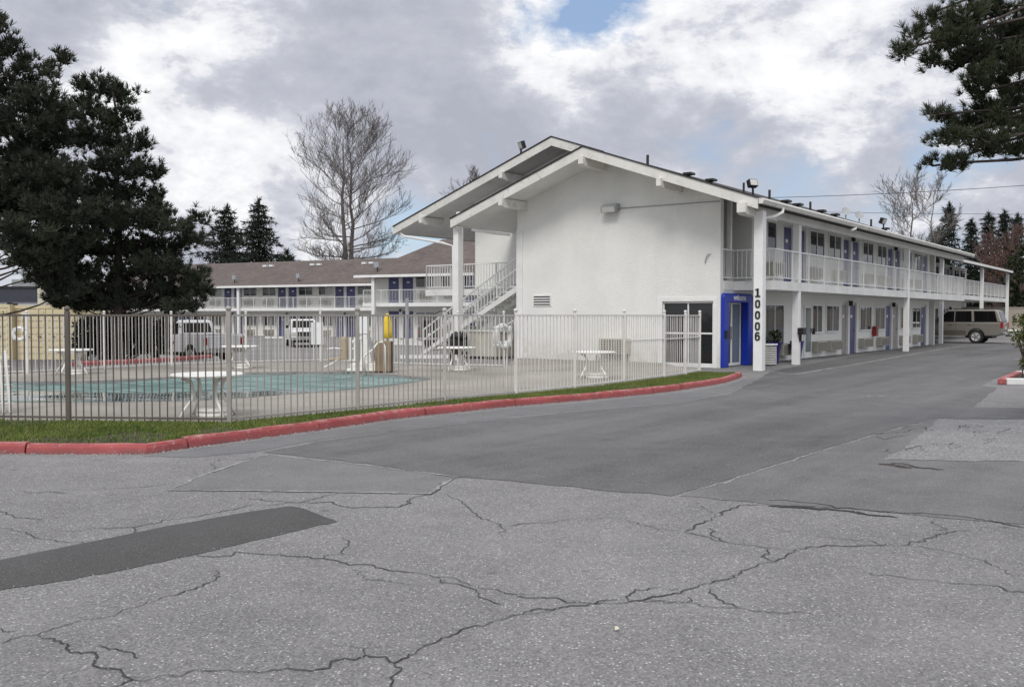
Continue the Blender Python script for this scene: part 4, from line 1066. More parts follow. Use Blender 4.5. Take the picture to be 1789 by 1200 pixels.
# black grill at the foot of the stairs
gx, gy = (802 - 894.5) / F * 27.4, 27.4
gr = thing('barbecue_grill', 'black covered grill standing behind the table at the foot of the stairs', 'grill', (gx, gy, FZ), .3)
MB().box(-.28, .28, -.22, .22, .35, .8).build('body', 'black', gr, bevel=.03); MB().lathe([(.02, .8), (.27, .8), (.24, .95), (.12, 1.03), (.02, 1.04)], 16).build('lid', 'black', gr, smooth=True)
for sx in (-.22, .22):
    for sy in (-.17, .17): MB().bar((sx, sy, 0), (sx, sy, .35), .04).build('leg', 'black', gr)

# ------------------------------------------------------------------ things by the entrance
def pot(px, py, label, plant, rz=0):
    x, y = gp(px, py); t = thing('planter', label, 'planter', (x, y, 0), rz, 'tall blue planters by the lobby')
    prof = [(.13, 0), (.15, .03), (.19, .35), (.25, .66), (.27, .68), (.27, .72), (.22, .72), (.2, .6)]
    m = MB(); m.lathe([(a * 1.1, b) for a, b in prof], 4); m.build('pot', 'pot_blue', t, bevel=.01)
    if plant:
        V = []; Fc = []
        for k in range(140):
            a = random.uniform(0, 6.28); r_ = random.uniform(0, .2); z = .68 + random.uniform(0, .38); L = random.uniform(.12, .26); b = Vector((r_ * math.cos(a), r_ * math.sin(a), z)); d = Vector((math.cos(a) * .7, math.sin(a) * .7, random.uniform(.1, .9))).normalized(); s = d.cross(Vector((0, 0, 1))).normalized() * .03
            i = len(V); V += [b, b + d * L * .5 + s, b + d * L, b + d * L * .5 - s]; Fc.append((i, i + 1, i + 2, i + 3))
        fast_mesh('foliage', [tuple(v) for v in V], Fc, 'plant_leaf', t, 4)
pot(1353, 635.5, 'blue planter with a bushy green plant behind the numbered column', True, .3)
pot(1392, 632, 'blue planter half hidden behind the second balcony column', False, .3)
x, y = gp(1340, 638.5)
tc = thing('trash_can', 'slatted grey trash can with white lid behind the numbered column', 'trash can', (x, y, 0), MROT)
MB().box(-.2, .2, -.22, .22, .03, .62).build('body', 'ac_gap', tc); m = MB()
for i in range(8): m.box(-.215, .215, -.235, .235, .05 + i * .072, .095 + i * .072)
m.build('slat_panel', 'weathered_paint', tc); MB().box(-.24, .24, -.26, .26, .64, .7).build('lid', 'sign_white', tc, bevel=.01)
x, y = gp(1317, 636.5); MBx = MB(); 
bn = thing('ash_bin', 'dark squat bin between the blue portal and the numbered column', 'bin', (x, y, 0), MROT); MB().lathe([(.16, 0), (.17, .02), (.17, .66), (.14, .72), (.05, .74)], 14).build('body', 'metal_grey', bn); MB().lathe([(.18, .6), (.18, .65), (.16, .66)], 14).build('rim', 'trim_dark', bn)

# ------------------------------------------------------------------ vehicles
def wheel(parent, x, y, z, r, w, side):
    t = MB(); t.lathe([(r * .62, -w / 2), (r * .9, -w / 2), (r, -w * .36), (r, w * .36), (r * .9, w / 2), (r * .62, w / 2)], 28, (x, y, z), 'y')
    wo = t.build('wheel', 'rubber', parent)
    m = MB(); s = side * w / 2
    m.lathe([(r * .63, s * .99), (r * .62, s * 1.08), (r * .54, s * 1.08), (r * .50, s * 1.015), (.02, s * 1.012)], 24, (x, y, z), 'y'); m.build('rim', 'alloy', wo)
    m = MB()
    for k in range(5):
        a = 2 * math.pi * k / 5; m.bar((x, y + s * 1.06, z), (x + r * .56 * math.cos(a), y + s * 1.06, z + r * .56 * math.sin(a)), r * .17, .02, (0, 1, 0))
    m.lathe([(r * .19, s * 1.02), (r * .17, s * 1.18), (.01, s * 1.19)], 12, (x, y, z), 'y'); m.build('hub', 'chrome', wo)
def arch(cx, r, z0, n=10):  # points of a wheel arch, left to right
    dz = .36 - z0; 
    a0 = math.asin(max(-1, min(1, (z0 - .38) / r)))
    return [(cx + r * math.cos(math.pi - a0 - (math.pi - 2 * a0) * i / n), .38 + r * math.sin(math.pi - a0 - (math.pi - 2 * a0) * i / n)) for i in range(n + 1)]
def make_suv(paint, label):
    """x: 0 rear .. 5.2 front, y: +-1 sides"""
    s = thing('parked_car', label, 'car')
    hw = .98; z0 = .42
    low = [(.06, .50)] + [(.30, z0)] + arch(1.36, .44, z0) + [(2.1, z0), (3.6, z0)] + arch(4.32, .44, z0) + [(4.9, z0), (5.14, .5), (5.2, .75), (5.16, 1.0), (4.95, 1.10), (4.0, 1.20), (3.7, 1.22), (.0, 1.22), (-.02, .9), (.0, .62)]
    MB().prism(low, -hw, hw, 'y').build('body', paint, s, bevel=.075)
    def w_at(z): return hw - .02 - (z - 1.22) * .25
    cab = [(.03, 1.22), (.26, 1.86), (.42, 1.92), (2.7, 1.93), (2.95, 1.88), (3.72, 1.22)]
    n = len(cab); vs = [(x, sg * w_at(z), z) for sg in (-1, 1) for x, z in cab]
    m = MB(); m.add(vs, [tuple(range(n)), tuple(reversed(range(n, 2 * n)))] + [(i, (i + 1) % n, n + (i + 1) % n, n + i) for i in range(n)]); m.build('cabin', paint, s, bevel=.05)
    rf_ = MB(); rf_.box(.45, 2.72, -.74, .74, 1.925, 1.945); rf_.build('roof_panel', paint, s, bevel=.01)
    for sg in (-1, 1):
        for poly in ([(.26, 1.25), (.42, 1.83), (1.50, 1.85), (1.44, 1.25)], [(1.58, 1.25), (1.62, 1.85), (2.46, 1.85), (2.46, 1.25)], [(2.51, 1.25), (2.51, 1.85), (2.90, 1.83), (3.46, 1.25)]):
            m = MB(); m.add([(x, sg * (w_at(z) + .006), z) for x, z in poly], [(0, 1, 2, 3)]); m.build('side_window', 'car_glass', s)
        m = MB()
        for x in (1.46, 2.40, 3.42): m.box(x - .006, x + .006, sg * hw - .002 if sg > 0 else sg * hw - .003, sg * hw + .003 if sg > 0 else sg * hw + .002, .5, 1.21)
        m.build('door_seam', 'trim_dark', s)
        for x in (1.62, 2.6):
            MB().box(x, x + .2, min(sg * hw, sg * (hw + .03)), max(sg * hw, sg * (hw + .03)), 1.06, 1.10).build('door_handle', 'suv_trim', s)
        MB().box(.35, 4.9, min(sg * hw, sg * (hw + .012)), max(sg * hw, sg * (hw + .012)), .72, .80).build('side_moulding', 'suv_trim', s) if False else None
        m = MB(); m.box(1.86, 3.84, min(sg * (hw + .002), sg * (hw + .014)), max(sg * (hw + .002), sg * (hw + .014)), .50, .74); m.build('lower_cladding', 'suv_trim', s)
        MB().box(1.9, 3.8, min(sg * (hw - .12), sg * (hw + .07)), max(sg * (hw - .12), sg * (hw + .07)), .36, .41).build('running_board', 'alloy', s)
        MB().box(.5, 2.6, min(sg * .6, sg * .64), max(sg * .6, sg * .64), 1.97, 2.0).build('roof_rail', 'black', s)
        MB().box(-.035, .10, min(sg * (hw - .16), sg * (hw + .008)), max(sg * (hw - .16), sg * (hw + .008)), .88, 1.20).build('tail_light', 'tail_red', s)
        MB().box(3.2, 3.4, min(sg * (hw + .001), sg * (hw + .22)), max(sg * (hw + .001), sg * (hw + .22)), 1.26, 1.42).build('wing_mirror', 'black', s, bevel=.02)
        MB().box(5.02, 5.215, min(sg * .6, sg * .95), max(sg * .6, sg * .95), .82, 1.0).build('headlight', 'lamp_glass', s)
        for x in (1.36, 4.32): wheel(s, x, sg * .84, .38, .38, .26, sg)
    m = MB(); 
    m.add([(.040, -.76, 1.28), (.040, .76, 1.28), (.222, .66, 1.79), (.222, -.66, 1.79)], [(0, 1, 2, 3)]); m.build('rear_window', 'car_glass', s)
    m = MB(); m.add([(3.66, -.80, 1.30), (3.66, .80, 1.30), (3.03, .70, 1.84), (3.03, -.70, 1.84)], [(0, 1, 2, 3)]); m.build('windscreen', 'car_glass', s)
    MB().box(-.20, .0, -.96, .96, .50, .66).build('rear_bumper', 'chrome', s, bevel=.03); MB().box(-.206, .02, -.6, .6, .662, .69).build('bumper_pad', 'black', s)
    MB().box(-.34, -.02, -.05, .05, .40, .47).build('tow_hitch', 'black', s); MB().box(5.16, 5.235, -.55, .55, .68, .98).build('grille', 'trim_dark', s)
    MB().box(-.03, -.022, -.17, .17, .82, .95).build('licence_plate', 'sign_white', s)
    for y in (-.7, .7): pass
    MB().box(.55, 4.8, -.75, .75, .30, .5).build('underbody', 'black', s)
    return s
def make_pickup(label):
    s = thing('pickup_truck', label, 'pickup truck'); hw = .97; z0 = .48
    low = [(.02, .62), (.25, z0 + .04)] + arch(1.15, .46, z0) + [(1.9, z0), (3.5, z0)] + arch(4.45, .46, z0) + [(5.25, z0 + .02), (5.5, .62), (5.55, .95), (5.35, 1.16), (3.95, 1.24), (.0, 1.24)]
    MB().prism(low, -hw, hw, 'y').build('body', 'truck_paint', s, bevel=.035)
    m = MB(); m.box(.08, 1.95, -.82, .82, 1.20, 1.245); m.build('bed_floor', 'trim_dark', s)
    w = lambda z: hw - .02 - (z - 1.24) * .22
    cab = [(1.98, 1.24), (2.2, 1.84), (2.5, 1.90), (3.15, 1.89), (3.4, 1.80), (3.95, 1.24)]
    n = len(cab); vs = [(x, sg * w(z), z) for sg in (-1, 1) for x, z in cab]
    m = MB(); m.add(vs, [tuple(range(n)), tuple(reversed(range(n, 2 * n)))] + [(i, (i + 1) % n, n + (i + 1) % n, n + i) for i in range(n)]); m.build('cabin', 'truck_paint', s, bevel=.03)
    for sg in (-1, 1):
        for poly in ([(2.12, 1.28), (2.26, 1.76), (2.72, 1.80), (2.72, 1.28)], [(2.80, 1.28), (2.80, 1.80), (3.25, 1.78), (3.72, 1.28)]):
            m = MB(); m.add([(x, sg * (w(z) + .006), z) for x, z in poly], [(0, 1, 2, 3)]); m.build('side_window', 'car_glass', s)
        MB().box(-.02, .08, min(sg * .82, sg * .98), max(sg * .82, sg * .98), .84, 1.14).build('tail_light', 'tail_red', s)
        MB().box(5.4, 5.565, min(sg * .6, sg * .93), max(sg * .6, sg * .93), .86, 1.04).build('headlight', 'lamp_glass', s)
        MB().box(3.5, 3.68, min(sg * (hw + .001), sg * (hw + .2)), max(sg * (hw + .001), sg * (hw + .2)), 1.28, 1.48).build('wing_mirror', 'black', s)
        MB().box(.0, 1.97, min(sg * .90, sg * .965), max(sg * .90, sg * .965), 1.245, 1.30).build('bed_rail', 'truck_paint', s)
        for x in (1.15, 4.45): wheel(s, x, sg * .82, .39, .39, .27, sg)
    m = MB(); m.add([(2.012, -.72, 1.34), (2.012, .72, 1.34), (2.166, .64, 1.77), (2.166, -.64, 1.77)], [(0, 1, 2, 3)]); m.build('rear_window', 'car_glass', s)
    m = MB(); m.add([(3.90, -.78, 1.32), (3.90, .78, 1.32), (3.45, .7, 1.79), (3.45, -.7, 1.79)], [(0, 1, 2, 3)]); m.build('windscreen', 'car_glass', s)
    MB().box(-.03, -.002, -.78, .78, .70, 1.22).build('tailgate', 'truck_paint', s); MB().box(-.22, -.01, -.95, .95, .50, .66).build('rear_bumper', 'chrome', s)
    MB().box(5.5, 5.6, -.95, .95, .52, .68).build('front_bumper', 'chrome', s); MB().box(5.53, 5.575, -.55, .55, .76, 1.06).build('grille', 'trim_dark', s)
    MB().box(.5, 5.0, -.75, .75, .32, .55).build('underbody', 'black', s)
    return s
suv = make_suv('suv_paint', 'tan parked vehicle nosed in under the far balcony, rear bumper showing')
wx, wy = wor(32.85, -2.72)
suv.location = (wx, wy, 0); suv.rotation_euler = (0, 0, math.atan2(BX[1], BX[0]))
# side of the SUV nearest to us is its left; car x axis runs along +b
pk = make_pickup('white pickup truck parked behind the far pool fence, tailgate toward the stairs')
kx, ky = (392 - 894.5) / F * 40.5, 40.5
pk.location = (kx, ky, terrain(kx, ky)); pk.rotation_euler = (0, 0, R(141))
pk2 = copy_tree(pk); pk2['label'] = 'white pickup truck facing us behind the white board on the far fence'
kx, ky = (535 - 894.5) / F * 63, 63.0
pk2.location = (kx - 1.5, ky + 4.2, terrain(kx, ky)); pk2.rotation_euler = (0, 0, R(-72))
dk = make_suv('dark_paint', 'black parked vehicle before the rear wing, behind the stair railing')
kx, ky = (752 - 894.5) / F * 62, 62.0
dk.location = (kx, ky, terrain(kx, ky)); dk.rotation_euler = (0, 0, R(70))
tx, ty = (172 - 894.5) / F * 40, 40.0
tr = thing('utility_trailer', 'low pale flatbed trailer parked under the pines by the containers', 'trailer', (tx, ty, terrain(tx, ty)), R(8))
MB().box(-.95, .95, -.7, .7, .45, .62).build('bed', 'weathered_paint', tr)
for sy in (-.78, .78): wheel(tr, 0, sy, .3, .3, .18, 1 if sy > 0 else -1)
MB().bar((.95, 0, .5), (2.2, 0, .42), .08).build('drawbar', 'metal_grey', tr)
m = MB(); m.bar((-.92, -.68, .62), (-.92, .68, .62), .05); m.bar((-.92, -.7, .78), (.92, -.7, .78), .04); m.build('side_rail', 'metal_grey', tr)
# wheel stops
wsm = None
for px, Y, lb in ((479, 80, 'white wheel stop before the rear wing, below its second pair of blue doors'), (512, 79, 'white wheel stop left of the white pickup facing us'), (690, 68, 'white wheel stop right of the yellow umbrella'), (726, 67, 'white wheel stop left of the black vehicle'), (743, 34.5, 'thick white wheel stop beyond the far fence near the stair foot')):
    if wsm is None: o = wsm = MB().prism([(-.09, 0), (-.07, .13), (.07, .13), (.09, 0)], -.95, .95, 'x').build('wheel_stop', 'kerb_white')
    else: o = wsm.copy(); COL.objects.link(o)
    x = (px - 894.5) / F * Y; o.location = (x, Y, terrain(x, Y)); o.rotation_euler = (0, 0, RL if Y > 40 else .1); tag(o, lb, 'wheel stop', 'white wheel stops in the rear lot')
o = wsm.copy(); COL.objects.link(o); x, y = wor(52.6, .0); o.location = (x, y, terrain(x, y)); o.rotation_euler = (0, 0, .3); tag(o, 'white wheel stop beyond the tan vehicle, at the last balcony column', 'wheel stop', 'white wheel stops in the rear lot')
# red kerb behind the far fence, under the pines
kerb([(130, 640), (220, 636), (300, 631.5), (372, 626)], 'red_kerb', 'kerb_red', .15)

# ------------------------------------------------------------------ containers and warehouse, far left
def container(px0, px1, Y, label, code):
    a, b = at(px0, 560, Y)[0], at(px1, 560, Y)[0]; w = b - a; g = terrain((a + b) / 2, Y); h = 2.5
    t = thing('shipping_container', label, 'container', ((a + b) / 2, Y, g), .04, 'yellow containers by the pines')
    m = MB(); m.box(-w / 2, w / 2, .06, 6.0, .12, h); m.build('box', 'container_yellow', t)
    for sg in (-1, 1):
        d = MB().box(min(sg * .01, sg * (w / 2 - .06)), max(sg * .01, sg * (w / 2 - .06)), .0, .058, .22, h - .14).build('door', 'container_yellow', t)
        ribs = MB()
        for i in range(7): z = .45 + i * .28; ribs.box(min(sg * .08, sg * (w / 2 - .12)), max(sg * .08, sg * (w / 2 - .12)), -.022, -.001, z, z + .14)
        ribs.build('rib', 'container_yellow', d)
        for x in (.3, .8):
            MB().tube([(sg * x, -.05, .2), (sg * x, -.05, h - .12)], .02, 6).build('lock_rod', 'weathered_paint', d)
            MB().box(sg * x - .02, sg * x + .14, -.075, -.05, 1.15, 1.19).build('handle', 'trim_dark', d)
    m = MB(); m.box(-w / 2 - .02, w / 2 + .02, -.02, .05, h - .13, h + .02); m.box(-w / 2 - .02, w / 2 + .02, -.02, .05, .1, .215); m.box(-w / 2 - .02, -w / 2 + .055, -.02, .05, .216, h - .131); m.box(w / 2 - .055, w / 2 + .02, -.02, .05, .216, h - .131); m.build('frame', 'container_yellow', t)
    for sg in (-1, 1): MB().box(sg * w / 2 - .09, sg * w / 2 + .09, -.03, .12, h + .021, h + .1).build('corner_casting', 'trim_dark', t)
    if code: text_mesh('lettering', code, .2, Matrix.Translation((w / 2 - .5, -.03, h - .35)) @ Matrix.Rotation(R(90), 4, 'X'), 'letter_black', t, .002)
    else: MB().box(-w / 2 + .28, -w / 2 + .62, -.03, -.024, h - .55, h - .3).build('notice', 'sign_white', t)
    return t
container(-90, 16, 39.5, 'yellow shipping container cut off by the left edge, dark code on top', '2549 7')
container(27, 132, 40.0, 'yellow shipping container with white notice, half under the pine branches', None)
Y = 72.0
wh = thing('warehouse', 'pale warehouse with a dark sign band behind the yellow containers', 'building', (at(-60, 551, Y)[0], Y, -.5))
MB().box(-10, 6.3, 0, 14, 0, 4.2).build('wall', 'warehouse_grey', wh); MB().box(5.8, 8.2, -.4, 12, 0, 4.4).build('side_wall', 'warehouse_cream', wh)
MB().box(-10, 5.79, -.15, -.01, 3.15, 4.15).build('sign_band', 'sign_band', wh); MB().box(-10.2, 6.3, -.25, 14.2, 4.201, 4.35).build('roof', 'trim_dark', wh)
MB().box(2, 4.5, 3, 5, 4.36, 5.0).build('roof_unit', 'metal_grey', wh); MB().box(1, 3.4, -.04, -.011, .4, 2.6).build('door', 'metal_grey', wh)

# ------------------------------------------------------------------ right side: planter island, wall
ix, iy = gp(1757, 672)
pi_pts = [(1757, 672), (1900, 673), (1900, 655), (1778, 658)]
pk_w = [gp(*p) for p in pi_pts]
m = MB(); w_ = .16
def kbox(p, q, h=.15):
    m.bar((p[0], p[1], h / 2), (q[0], q[1], h / 2), .17, h)
kk = MB(); kk.bar((*pk_w[0], .075), (*pk_w[1], .075), .17, .15); kk.bar((*pk_w[3], .075), (*pk_w[2], .075), .17, .15); struct(kk.build('white_kerb', 'kerb_white', bevel=.02))
kk = MB(); kk.bar((pk_w[0][0] - .09, pk_w[0][1], .073), (pk_w[3][0] - .05, pk_w[3][1] - .09, .073), .17, .146); struct(kk.build('red_kerb', 'kerb_red', bevel=.02))
struct(flat('planter_soil', pk_w, .08, 'soil'))
bx, by = wor(56, -4)
bw = thing('boundary_wall', 'tan block wall at the far right, beyond the last balcony column', 'wall', (bx, by, terrain(bx, by)), 0)
MB().box(-9, 40, 0, .25, -.3, 1.75).build('wall', 'tan_wall', bw); MB().box(-9.05, 40.05, -.04, .29, 1.751, 1.83).build('coping', 'tan_wall', bw)

# ------------------------------------------------------------------ vegetation
def tufts(centers, dirs, r0, r1, nb, w, spread=1.0):
    """needle tufts: nb blades each; centers, dirs (n,3). Returns V, F"""
    n = len(centers); N = n * nb
    c = np.repeat(np.asarray(centers, dtype=np.float32), nb, 0); d = np.repeat(np.asarray(dirs, dtype=np.float32), nb, 0)
    v = d + rng.normal(0, spread, (N, 3)); v /= np.linalg.norm(v, axis=1, keepdims=True) + 1e-9
    L = rng.uniform(r0, r1, (N, 1)); side = np.cross(v, rng.normal(0, 1, (N, 3))); side /= np.linalg.norm(side, axis=1, keepdims=True) + 1e-9
    V = np.stack([c - side * w / 2, c + side * w / 2, c + v * L + side * w * .25, c + v * L - side * w * .25], 1).reshape(-1, 3)
    return V, np.arange(4 * N).reshape(-1, 4)
def limb_tube(m, p, q, r0, r1, bend=.15, seg=5, n=5):
    p = Vector(p); q = Vector(q); L = (q - p).length; mid = Vector((random.gauss(0, bend), random.gauss(0, bend), random.gauss(-bend * .3, bend * .5))) * L * .5
    pts = [p.lerp(q, i / seg) + mid * math.sin(math.pi * i / seg) for i in range(seg + 1)]
    m.tube(pts, [r0 + (r1 - r0) * i / seg for i in range(seg + 1)], n, False); return pts
def pine(label, base, trunk_h, clusters, trunk_r, tuft, nb, bw, dens, leafmat, lean=(0, 0), droop=-.28, lt=.16, flat_=.62):
    """clusters: world (x,y,z,rx,ry,rz): each a shelf of upturned sprays carried on a limb"""
    t = thing('pine_tree', label, 'tree', base); B = Vector(base)
    m = MB(); top = Vector((lean[0], lean[1], trunk_h)); pts = [Vector((0, 0, -.3)).lerp(top, i / 8) + Vector((random.gauss(0, .08), random.gauss(0, .08), 0)) * (i > 0) for i in range(9)]
    m.tube(pts, [trunk_r * (1 - .85 * i / 8) for i in range(9)], 10, False)
    C = []; D = []
    for (x, y, z, rx, ry, rz) in clusters:
        c = Vector((x, y, z)) - B
        f = max(.12, min(.97, (c.z + droop * math.hypot(c.x, c.y)) / trunk_h)); a = pts[0].lerp(top, f)
        limb_tube(m, a, c, max(.025, trunk_r * lt), .014, .14)
        nsp = max(6, int(dens * (rx * ry * rz) ** (2 / 3) / tuft ** 2 * .75))
        for _ in range(nsp):
            g = np.array([random.gauss(0, 1) for _ in range(3)]); g /= np.linalg.norm(g) + 1e-9; g[2] = g[2] * flat_ + .12
            e = Vector((g[0] * rx, g[1] * ry, g[2] * rz)); rr = random.uniform(.55, 1.0)
            s0 = c + Vector((e.x * .3 * random.random(), e.y * .3 * random.random(), -rz * .25 + e.z * .2)); s1 = c + e * rr; mid = s0.lerp(s1, .55) + Vector((0, 0, -.10 * e.length))
            m.tube([s0, mid, s1], [.016, .011, .006], 3, False)
            k = 6
            for i in range(k):
                u_ = .35 + .65 * (i + random.random()) / k
                p = (s0.lerp(mid, u_ / .55) if u_ < .55 else mid.lerp(s1, (u_ - .55) / .45)) + Vector([random.gauss(0, tuft * .4) for _ in range(3)])
                C.append(p); D.append((s1 - mid).normalized() * .9 + Vector((0, 0, .55)))
    m.build('trunk', 'bark_dark', t, smooth=True)
    V, Fq = tufts([tuple(p) for p in C], [tuple(d) for d in D], tuft * .5, tuft * 1.1, nb, bw, .62)
    fast_mesh('foliage', V, Fq, leafmat, t, 4)
    return t
def clus(lst, Y, dy=.9, grow=1.):
    out = []
    for px, py, rx, ry in lst:
        yy = Y + random.uniform(-1, 1) * dy; x, y, z = at(px, py, yy); s = yy / F * grow; out.append((x, y, z, rx * s, rx * s * random.uniform(.8, 1.1), ry * s))
    return out
Y = 34.0; bx_, by_ = (210 - 894.5) / F * Y, Y
p2 = [(170, 150, 45, 28), (225, 165, 30, 25), (150, 190, 50, 32), (215, 205, 42, 32), (165, 235, 70, 36), (238, 250, 34, 28), (205, 285, 66, 38), (262, 300, 26, 26), (180, 330, 80, 42), (262, 345, 32, 26),
      (225, 380, 76, 40), (300, 395, 46, 22), (346, 384, 24, 20), (335, 415, 30, 18), (285, 430, 52, 28), (330, 478, 40, 24), (345, 512, 26, 20), (300, 500, 52, 30), (245, 460, 74, 46), (170, 420, 90, 54),
      (190, 500, 90, 40), (125, 470, 64, 48), (250, 525, 84, 24), (320, 535, 36, 14), (160, 530, 60, 18), (120, 520, 46, 26), (100, 490, 40, 26), (268, 370, 40, 30), (150, 370, 70, 44), (105, 420, 60, 44), (350, 505, 22, 18), (280, 465, 50, 30)]
pine('dark pine with its trunk showing, right of the pair behind the pool', (bx_, by_, terrain(bx_, by_)), 9.9, clus(p2, Y, .9, 1.12), .21, .25, 20, .025, 2.75, 'pine_needles')
Y = 31.0; bx_, by_ = (-60 - 894.5) / F * Y, Y
p1 = [(-30, 20, 40, 40), (10, 80, 30, 30), (48, 115, 38, 26), (90, 125, 22, 16), (105, 105, 18, 12), (15, 150, 62, 46), (70, 165, 40, 30), (-50, 100, 60, 60), (30, 215, 78, 46), (90, 235, 50, 36), (20, 285, 88, 50), (95, 300, 62, 44), (-40, 200, 70, 60),
      (30, 350, 80, 48), (105, 365, 70, 46), (-40, 320, 80, 70), (60, 405, 70, 40), (120, 420, 50, 40), (35, 425, 36, 22), (90, 455, 50, 30), (-70, 400, 60, 40), (75, 335, 70, 50), (60, 270, 60, 44), (-90, 50, 50, 60), (-60, -50, 40, 50), (-100, -10, 50, 40), (-120, 200, 60, 60), (-130, 320, 60, 60), (-10, 45, 24, 28), (15, 395, 50, 30), (60, 440, 60, 30), (85, 480, 50, 26), (110, 510, 40, 22), (-40, 460, 40, 20), (40, 455, 40, 16), (75, 190, 60, 40), (0, 330, 50, 50), (60, 365, 60, 40)]
pine('tall dark pine leaning in from the left edge, over the yellow containers', (bx_, by_, terrain(bx_, by_)), 13.5, clus(p1, Y, .9, 1.12), .30, .25, 20, .025, 2.75, 'pine_needles')
Y = 10.5; bx_, by_ = (2150 - 894.5) / F * Y, Y + .6
p3 = [(1640, 80, 34, 24), (1600, 60, 26, 22), (1583, 85, 18, 16), (1670, 50, 44, 30), (1625, 25, 22, 24), (1700, 90, 50, 34), (1745, 60, 60, 44), (1680, 112, 44, 14), (1735, 130, 46, 32), (1770, 110, 50, 40), (1715, 160, 36, 22), (1760, 180, 44, 34), (1700, 8, 44, 20), (1760, 10, 50, 24),
      (1640, 200, 26, 16), (1672, 215, 36, 20), (1715, 215, 42, 24), (1765, 230, 38, 22), (1655, 245, 24, 12), (1695, 250, 40, 14), (1645, 286, 26, 10), (1680, 284, 30, 9), (1725, 262, 26, 10), (1765, 262, 22, 9), (1735, 190, 40, 24), (1780, 150, 40, 34), (1700, 130, 40, 16), (1755, 205, 50, 22), (1660, 70, 40, 30), (1690, 30, 50, 30), (1740, 100, 50, 40), (1780, 40, 40, 40), (1630, 110, 24, 12), (1780, 205, 36, 26), (1690, 235, 40, 16), (1740, 245, 40, 16), (1820, 100, 60, 60), (1850, 200, 60, 50), (1830, 20, 60, 50), (1900, 150, 70, 60), (1960, 60, 80, 70), (2000, 220, 80, 60), (1930, 280, 60, 40), (1800, 255, 20, 10), (2050, 120, 80, 80)]
pine('near pine bough with long needles hanging in from the upper right', (bx_, by_, 0), 8.5, clus(p3, Y, .5, 1.08), .22, .105, 30, .0065, 2.2, 'pine_near', lean=(.3, .1), droop=.32, lt=.08)

def conifer(label, base, h, r, leafmat='fir_needles', nlay=26, tuft=.5, ragged_=.25, group=None, nb=9):
    t = thing('fir_tree', label, 'tree', base, 0, group); m = MB(); m.tube([(0, 0, -.3), (0, 0, h * .5), (0, 0, h)], [h * .016, h * .009, .02], 7, False); m.build('trunk', 'bark_dark', t)
    C = []; D = []; lm = MB()
    for i in range(nlay):
        f = .06 + .94 * i / nlay; z = h * f; L = r * (1 - f) ** .85 * random.uniform(1 - ragged_, 1 + ragged_) + .15; nbr = random.randint(5, 8); a0 = random.uniform(0, 6.28)
        for j in range(nbr):
            a = a0 + 6.283 * j / nbr + random.gauss(0, .2); l = L * random.uniform(.5, 1.1); k = max(2, int(l / (tuft * .55)))
            dx, dy = math.cos(a), math.sin(a); lm.tube([(0, 0, z), (dx * l, dy * l, z - l * .22)], [.05, .015], 3, False)
            for q in range(k):
                u_ = (q + .6) / k; dr = -.22 * l * u_ + .10 * l * u_ * u_
                for sd in (0, 1):
                    C.append((dx * l * u_ + random.gauss(0, tuft * .3), dy * l * u_ + random.gauss(0, tuft * .3), z + dr + random.gauss(0, tuft * .15))); D.append((dx * .8, dy * .8, -.25))
    for q in range(8): C.append((random.gauss(0, .05), random.gauss(0, .05), h * (1 - .06 * q / 8))); D.append((0, 0, 1))
    lm.build('limbs', 'bark_dark', t); V, Fq = tufts(C, D, tuft * .5, tuft, nb, tuft * .13, .7); fast_mesh('foliage', V, Fq, leafmat, t, 4); return t
def con_at(px, ytop, Y, r, label, **k):
    x, y, z = at(px, ytop, Y); g = terrain(x, Y); return conifer(label, (x, Y, g), z - g, r, **k)
con_at(396, 362, 108, 7.6, 'left one of the two dark firs behind the rear motel roof', nlay=24, tuft=.7, ragged_=.5, nb=8)
con_at(452, 350, 106, 7.4, 'right one of the two dark firs behind the rear motel roof', nlay=24, tuft=.7, ragged_=.5, nb=8)
con_at(502, 440, 112, 3.2, 'low dark fir just showing over the roof beside the bare tree', nlay=14, tuft=.75)
for i, (px, yt, Y, r, lb) in enumerate(((1659, 358, 120, 3.4, 'tallest fir behind the far motel wing, right of the bare trees'), (1697, 385, 130, 3.4, 'hazy fir second from left in the row behind the far wing'), (1727, 374, 130, 3.6, 'fir in the middle of the row behind the far wing'), (1755, 370, 132, 3.4, 'fir second from right in the row behind the far wing'), (1778, 376, 134, 3.2, 'rightmost fir of the row behind the far wing'), (1640, 400, 125, 3., 'short fir left of the tallest one, behind the far roof'))):
    con_at(px, yt, Y, r, lb, nlay=24, tuft=.7, ragged_=.3, group='firs behind the far wing')

